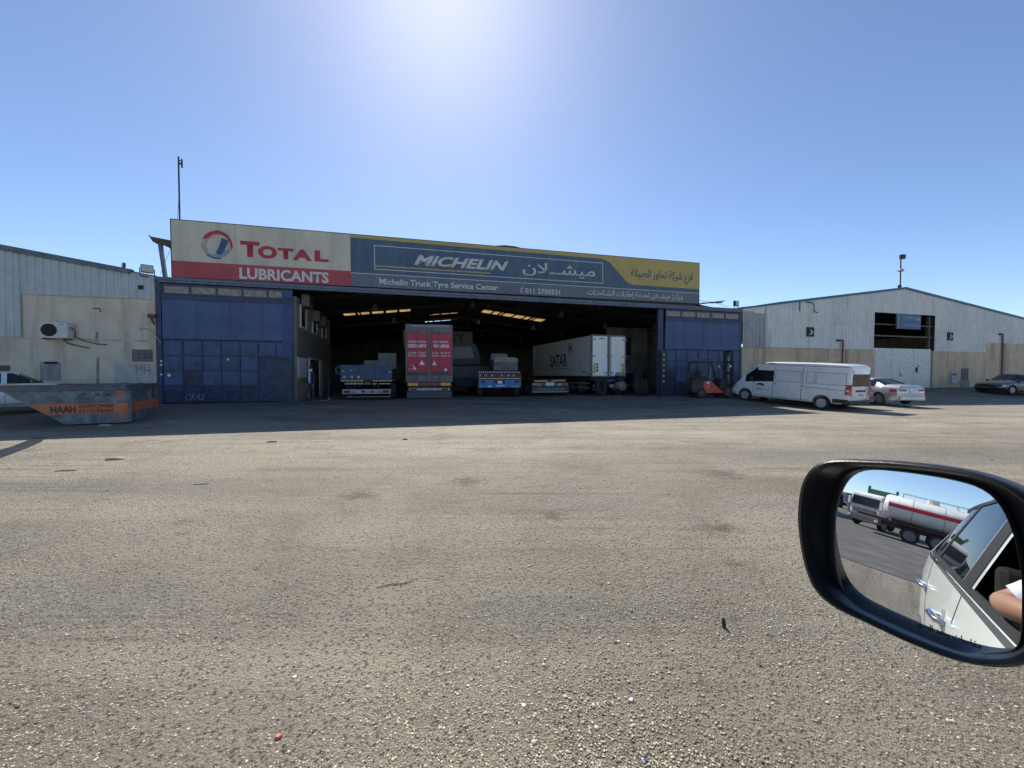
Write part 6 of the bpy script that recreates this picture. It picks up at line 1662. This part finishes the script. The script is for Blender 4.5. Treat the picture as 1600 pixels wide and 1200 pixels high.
ho_ = resample([on_plane(x, y, RIMO) for x, y in hpx], GC, n_)
hi_ = resample([on_plane(x, y, RIMO) for x, y in ipx], GC, n_)
mir = thing('door_mirror', 'large black framed door mirror in the right foreground reflecting a white tank lorry', 'mirror', tuple(MC), 0)
def L3(p, off): return TA * p[0] + TB * p[1] + NM * off
def sag(p): return -(p[0] ** 2 + p[1] ** 2) / (2 * RAD)
# glass
vs = [L3(GC, sag(GC))]; fs = []
RN = 22
for r_ in range(1, RN + 1):
    for p in gl_:
        q = (GC[0] + (p[0] - GC[0]) * r_ / RN * 1.012, GC[1] + (p[1] - GC[1]) * r_ / RN * 1.012); vs.append(L3(q, sag(q)))
for k in range(n_): fs.append((0, 1 + k, 1 + (k + 1) % n_))
for r_ in range(RN - 1):
    for k in range(n_):
        a = 1 + r_ * n_; fs.append((a + k, a + n_ + k, a + n_ + (k + 1) % n_, a + (k + 1) % n_))
MIRM = bpy.data.materials.new('mirror_glass'); MIRM.use_nodes = True
b_ = MIRM.node_tree.nodes['Principled BSDF']; b_.inputs['Base Color'].default_value = (.80, .83, .86, 1); b_.inputs['Metallic'].default_value = 1; b_.inputs['Roughness'].default_value = .0
mg = MB(); mg.add(vs, fs); mo = mg.build('mirror_glass', MIRM, mir, smooth=180, fix=False)
me = mo.data
if me.polygons[0].normal.dot(NM) < 0: me.flip_normals()
HB = mat('mirror_black_plastic', (.010, .010, .012), spec=.3, rough=.42, var=.2, bump=.06, bscale=300)
HG = mat('mirror_inner_plastic', (.012, .013, .016), spec=.3, rough=.3, var=.15)
HW = OWNP
def loops(name, L_, m, close_last=False, smooth=50):
    vs = []; fs = []
    for pts, off in L_:
        for k, p in enumerate(pts): vs.append(L3(p, (off(p) if callable(off) else off)))
    for i in range(len(L_) - 1):
        for k in range(n_): fs.append((i * n_ + k, i * n_ + (k + 1) % n_, (i + 1) * n_ + (k + 1) % n_, (i + 1) * n_ + k))
    if close_last: fs.append(tuple((len(L_) - 1) * n_ + k for k in range(n_)))
    b = MB(); b.add(vs, fs); return b.build(name, m, mir, smooth=smooth)
def sc(pts, s, sh=(0, 0)): return [(GC[0] + (p[0] - GC[0]) * s + sh[0], GC[1] + (p[1] - GC[1]) * s + sh[1]) for p in pts]
def mixl(A, B, t): return [(a[0] + (b[0] - a[0]) * t, a[1] + (b[1] - a[1]) * t) for a, b in zip(A, B)]
loops('inner_wall', [(mixl(hi_, ho_, .10), RIMO - .001), (hi_, RIMO - .004), (mixl(hi_, gl_, .25), RIMO * .45), (mixl(hi_, gl_, .70), .0), (mixl(hi_, gl_, .92), -.004), (sc(gl_, .99), -.006)], HG)
loops('glass_bezel', [(sc(gl_, 1.055), -.006), (sc(gl_, 1.05), .003), (sc(gl_, 1.015), .0045), (sc(gl_, .998), .001), (sc(gl_, .995), -.003)], HB)
loops('rim', [(hi_, RIMO - .004), (mixl(hi_, ho_, .12), RIMO), (mixl(hi_, ho_, .5), RIMO + .004), (mixl(hi_, ho_, .85), RIMO + .002), (ho_, RIMO - .004), (sc(ho_, 1.004), RIMO - .016), (sc(ho_, 1.0), RIMO - .03)], HB)
loops('housing', [(sc(ho_, .985), RIMO - .03), (sc(ho_, .99, (0, -.004)), RIMO - .036), (sc(ho_, .99, (0, -.008)), RIMO - .06), (sc(ho_, .96, (0, -.006)), -.075), (sc(ho_, .87), -.105), (sc(ho_, .68), -.13), (sc(ho_, .35), -.142)], HW, close_last=True)
# stalk joining the mirror to the door
a0 = L3((GC[0] - .03, GC[1] - .01), -.10); e0 = Vector((.86, .20, 1.06)) - MC
MB().tube([a0, a0 * .5 + e0 * .5 + Vector((0, 0, -.02)), e0], [.035, .04, .05], 12).build('stalk', HB, mir, smooth=60)
# warning line printed on the glass
cu_body = arabic('مقاسات وبعد الصور')
tb = text(cu_body, 'printed_warning', mat('mirror_print', (.02, .02, .02), rough=.8), mir, (0, 0, 1, 1), extrude=0, bold=-.002)
p0 = on_plane(1430, 978, 0); p1 = on_plane(1533, 1015, 0)
me = tb.data
hgt = .0085
d0 = Vector((p1[0] - p0[0], p1[1] - p0[1])); up = Vector((-d0.y, d0.x)).normalized()
if up.y < 0: up = -up
for v in me.vertices:
    s_, t_ = v.co.x, v.co.z
    q = (p0[0] + d0.x * s_ + up.x * hgt * (t_ - .2), p0[1] + d0.y * s_ + up.y * hgt * (t_ - .2))
    v.co = L3(q, sag(q) + .0006)
me.update()

# ------------------------------------------------------------------ tank lorry behind the car
def lorry_cab(t):
    CW = mat('lorry_white', (.70, .70, .68), rough=.4, var=.05, dirt=(.35, .30, .24), dirt_amt=.25)
    MB().prism([(1.0, 1.0), (1.02, 1.7), (.88, 2.75), (.6, 2.95), (-.95, 2.95), (-1.0, 1.0)], 'y', -1.22, 1.22).build('cab', CW, t, bevel=.07)
    MB().prism([(1.045, 1.80), (1.075, 1.80), (.96, 2.55), (.93, 2.55)], 'y', -1.08, 1.08).build('windscreen', mat('dark_screen', (.012, .014, .018), rough=.08), t)
    MB().box(1.0, 1.06, -.95, .95, 1.15, 1.55).build('grille', INK, t, bevel=.02)
    for z in (1.25, 1.35, 1.45): MB().box(1.06, 1.075, -.92, .92, z - .015, z + .015).build('grille_slat', GALV, t)
    MB().box(.6, 1.15, -1.24, 1.24, .45, .98).build('bumper', mat('bumper_grey', (.10, .10, .11)), t, bevel=.04)
    for sd in (-1, 1):
        MB().box(1.15, 1.18, sd * 1.1 - .14, sd * 1.1 + .14, .62, .84).build('headlamp', mat('headlamp_lens', (.5, .52, .54)), t, bevel=.02)
        MB().box(.95, 1.1, sd * 1.30 - .1, sd * 1.30 + .1, 1.7, 2.35).bar((.9, sd * 1.2, 2.3), (1.0, sd * 1.3, 2.3), .04).build('door_mirror', WHITE, t, bevel=.03)
        MB().box(-.35, .62, sd * 1.222 - .006, sd * 1.222 + .006, 1.8, 2.5).build('door_window', mat('dark_screen', 0), t)
        MB().box(-.45, -.43, sd * 1.222 - .004, sd * 1.222 + .004, 1.1, 2.6).build('door_seam', SEAM, t)
    return CW

def build_tanker():
    ang = R(-88)
    c = Vector((-25.6, -6.5))
    t = thing('tank_lorry', 'white tank lorry with a red stripe, side on in the door mirror', 'lorry', (c.x, c.y, gz(c.x, c.y)), ang)
    CW = lorry_cab(t)
    # tank: elliptical, along x
    prof = [(.2, -7.6), (.85, -7.5), (1.0, -7.3), (1.0, -1.75), (.85, -1.5), (.2, -1.4)]
    m = MB(); n = 36; vs = []; k = len(prof)
    for r_, x in prof:
        for j in range(n): a = 2 * math.pi * j / n; vs.append((x, 1.22 * r_ * math.cos(a), 2.18 + .92 * r_ * math.sin(a)))
    fs = [(i * n + j, i * n + (j + 1) % n, (i + 1) * n + (j + 1) % n, (i + 1) * n + j) for i in range(k - 1) for j in range(n)] + [tuple(range(n)), tuple((k - 1) * n + j for j in range(n))]
    m.add(vs, fs); m.build('tank', CW, t, smooth=40)
    for x in (-2.9, -4.4, -6.0):
        b = MB(); vs = []
        for xx in (x - .02, x + .02):
            for j in range(n): a = 2 * math.pi * j / n; vs.append((xx, 1.226 * math.cos(a), 2.18 + .926 * math.sin(a)))
        b.add(vs, [(j, (j + 1) % n, n + (j + 1) % n, n + j) for j in range(n)]); b.build('tank_seam', GALV, t, smooth=60)
    RS = mat('stripe_red', (.48, .02, .02), rough=.4)
    for sd in (-1, 1):
        b = MB(); vs = []; fs = []
        for i, a in enumerate((R(2), R(8), R(14), R(19))):
            vs += [(-1.76, sd * 1.23 * math.cos(a), 2.18 + .93 * math.sin(a)), (-7.28, sd * 1.23 * math.cos(a), 2.18 + .93 * math.sin(a))]
        fs = [(2 * i, 2 * i + 1, 2 * i + 3, 2 * i + 2) for i in range(3)]; b.add(vs, fs); b.build('red_stripe', RS, t)
    MB().lathe([(.32, 0), (.32, .28), (.28, .32)], (-5.0, 0, 3.05), 'z', 18).build('manhole', CW, t)
    rl_ = MB()
    for sd in (-.45, .45):
        rl_.tube([(-2.4, sd, 3.35), (-6.6, sd, 3.35)], .02, 6)
        for x in (-2.4, -3.8, -5.2, -6.6): rl_.tube([(x, sd, 3.02), (x, sd, 3.35)], .018, 6)
    rl_.build('walkway_rail', GALV, t)
    BRN = mat('brown_chassis', (.10, .045, .035), rough=.7, var=.3)
    MB().box(-7.6, .9, -.5, .5, .8, 1.12).box(-9, -1.6, -1.0, 1.0, 1.12, 1.28).build('chassis', BRN, t)
    MB().box(-2.2, -1.3, .7, 1.2, .55, 1.1).box(-1.25, -1.15, -1.15, 1.15, .6, 2.6).build('ladder_box', BRN, t)
    for sd in (-1, 1):
        mm = MB(); pts = [(-3.85, 1.0), (-4.05, 1.2), (-6.6, 1.2), (-6.85, 1.0)]
        for a, b2 in zip(pts, pts[1:]): mm.bar((a[0], sd * 1.05, a[1]), (b2[0], sd * 1.05, b2[1]), .36, .04)
        mm.build('mudguard', BRN, t)
    for x in (.1, -4.6, -6.0):
        for sd in (-1, 1): wheel(t, (x, sd * 1.02, .53), .53, .34, 'y', sd, truck=True, rim=mat('truck_rim', 0))
    for x in (-2.9, -7.1): MB().box(x - .08, x + .08, -1.1, 1.1, 1.2, 1.45).build('tank_saddle', GALV, t)
    return t
build_tanker()
def build_tipper():
    x, y = -30.5, 2.0
    t = thing('tipper_lorry', 'white cab lorry with green tipper body, left of the tank in the door mirror', 'lorry', (x, y, gz(x, y)), R(26))
    lorry_cab(t)
    GREEN = mat('green_body', (.02, .10, .06), rough=.6)
    MB().box(-1.3, -1.2, -1.05, 1.05, 1.3, 3.5).box(-1.35, -1.2, -1.2, -1.06, 1.2, 3.75).box(-1.35, -1.2, 1.06, 1.2, 1.2, 3.75).build('headboard', GREEN, t)
    MB().box(-6.5, -1.36, -1.2, -1.12, 1.3, 2.7).box(-6.5, -1.36, 1.12, 1.2, 1.3, 2.7).box(-6.5, -1.36, -1.1, 1.1, 1.3, 1.4).box(-6.6, -6.5, -1.2, 1.2, 1.3, 2.7).build('tipper_body', GREEN, t)
    MB().box(-6.5, .9, -.5, .5, .8, 1.12).build('chassis', CHB, t)
    for xx in (.1, -4.0, -5.3):
        for sd in (-1, 1): wheel(t, (xx, sd * 1.02, .53), .53, .34, 'y', sd, truck=True, rim=mat('truck_rim', 0))
build_tipper()
# row of dark lorries far behind, seen at the left of the mirror glass
def far_lorry(x, y, ang, c, label):
    t = thing('parked_lorry', label, 'lorry', (x, y, gz(x, y)), ang, 'dark lorries parked far behind, seen in the mirror')
    M_ = mat('far_lorry_%s' % c[0], c[1], var=.3)
    MB().prism([(0, .6), (0, 1.6), (-.2, 2.7), (-2, 2.8), (-2, .6)], 'y', -1.2, 1.2).build('cab', M_, t, bevel=.08)
    MB().prism([(.01, 1.55), (.03, 1.55), (-.15, 2.4), (-.17, 2.4)], 'y', -1.05, 1.05).build('windscreen', mat('dark_screen', 0), t)
    MB().box(-8.5, -2.3, -1.2, 1.2, 1.3, 3.2).build('load_box', M_, t)
    MB().box(-8.5, -.3, -.5, .5, .6, 1.25).build('chassis', CHB, t)
    for xx in (-.9, -6, -7.3):
        for sd in (-1, 1): wheel(t, (xx, sd * .98, .5), .5, .32, 'y', sd, truck=True, rim=mat('truck_rim', 0))
far_lorry(-62, 5.6, R(-20), ('navy', (.03, .045, .08)), 'dark navy lorry nearest in the far row seen in the mirror')
far_lorry(-66, 9.2, R(-22), ('grey', (.07, .075, .08)), 'dark grey lorry in the middle of the far row seen in the mirror')
far_lorry(-71, 12.6, R(-24), ('brown', (.06, .045, .04)), 'dark brown lorry at the outer end of the far row seen in the mirror')

# ------------------------------------------------------------------ litter on the ground
def gpt(px, py):
    d = ray(px, py); t = 1.0
    for _ in range(40):
        p = CAM + d * t; t += (gz(p.x, p.y) - p.z) / d.z * .9 if abs(d.z) > 1e-6 else 0
    p = CAM + d * t; return p
def lump(name, label, cat, px, py, sx, sy, sz, m, rot=0, seed=0, group=None):
    p = gpt(px, py); rg_ = random.Random(seed)
    bm = bmesh.new(); bmesh.ops.create_icosphere(bm, subdivisions=2, radius=1)
    for v in bm.verts:
        f = 1 + .35 * noise.noise(v.co * 1.3 + Vector((seed * 3.1, 0, 0))); v.co = Vector((v.co.x * sx * f, v.co.y * sy * f, v.co.z * sz * f))
    me = bpy.data.meshes.new(name); bm.to_mesh(me); bm.free(); me.materials.append(m)
    o = bpy.data.objects.new(name, me); COL.objects.link(o); o.location = (p.x, p.y, gz(p.x, p.y) + sz * .5); o.rotation_euler = (0, 0, rot)
    tag(o, label, cat, group); return o
lump('flat_stone', 'flat yellowish stone lying on the sunlit ground in front of the skip', 'stone', 180, 718, .17, .08, .04, mat('yellow_stone', (.34, .30, .18), var=.3, scale=12), .3, 1)
lump('flat_stone', 'flat stone in the shade at the foot of the grey skip', 'stone', 165, 666, .20, .08, .05, mat('yellow_stone', 0), .1, 2)
lump('tyre_scrap', 'small black upright shred of rubber on the asphalt near the mirror', 'scrap', 1131, 980, .012, .016, .045, BLACK, .2, 3)
lump('rubber_shred', 'thin black shred of rubber in front of the skip at mid distance', 'scrap', 315, 757, .12, .02, .008, BLACK, .2, 4)
lump('wood_splinter', 'brown splinter of wood lying left on the pale dust', 'splinter', 102, 736, .16, .02, .012, RUST, .2, 5)
lump('rubber_scrap', 'dark scrap lying near the edge of the hall shadow left of centre', 'scrap', 425, 691, .14, .03, .02, BLACK, .1, 6)
lump('gravel_chip', 'small dark chip on the pale ground below the shadow edge', 'scrap', 633, 687, .07, .03, .02, BLACK, .1, 7)
lump('white_scrap', 'crumpled white scrap on the asphalt in the lower middle', 'litter', 986, 1094, .013, .010, .006, WHITE, .6, 8)
lump('foil_scrap', 'silvery foil scrap at the bottom edge right of centre', 'litter', 1007, 1187, .016, .010, .005, CHROME, .1, 9)
lump('white_scrap', 'white scrap on the asphalt in the lower left half', 'litter', 460, 1058, .012, .010, .005, WHITE, .6, 10)
lump('paper_scrap', 'white paper scrap on the ground behind the van shadow', 'litter', 1417, 659, .09, .05, .02, WHITE, .3, 11)
cap = thing('bottle_cap', 'red plastic bottle cap lying near the bottom left', 'bottle cap', tuple(gpt(435, 1152)), .4)
cpm = mat('cap_red', (.42, .12, .07), rough=.5)
MB().lathe([(.0145, 0), (.0145, .010), (.0125, .012), (.011, .0105), (.002, .0105)], (0, 0, .001), 'z', 20).build('cap', cpm, cap)
wsh = thing('metal_washer', 'small pale metal ring washer on the asphalt left of the white scrap', 'washer', tuple(gpt(818, 1102)), 0)
MB().lathe([(.004, .001), (.010, .001), (.010, .003), (.004, .003)], (0, 0, 0), 'z', 16).build('ring', WHITE, wsh)
tw = gpt(620, 915)
tg = thing('dry_twig', 'thin dark twig lying on the asphalt below the middle', 'twig', (tw.x, tw.y, gz(tw.x, tw.y) + .005), .3)
MB().tube([(-.16, 0, .002), (-.05, .02, .004), (.05, .005, .003), (.17, .05, .008)], [.003, .004, .003, .002], 5).tube([(.05, .005, .003), (.12, -.02, .012)], .002, 4).build('stem', RUST, tg)
# drying puddle run at the left edge
pd = [gpt(*p) for p in ((-40, 715), (20, 698), (45, 688), (58, 683), (72, 684), (66, 690), (40, 701), (0, 716), (-40, 730))]
mp_ = MB(); mp_.add([(p.x, p.y, gz(p.x, p.y) + .016) for p in pd], [tuple(range(len(pd)))])
pu = mp_.build('puddle', mat('wet_film', (.05, .052, .058), rough=.22, var=.5, scale=3, bump=.6, bscale=8)); tag(pu, kind='structure')
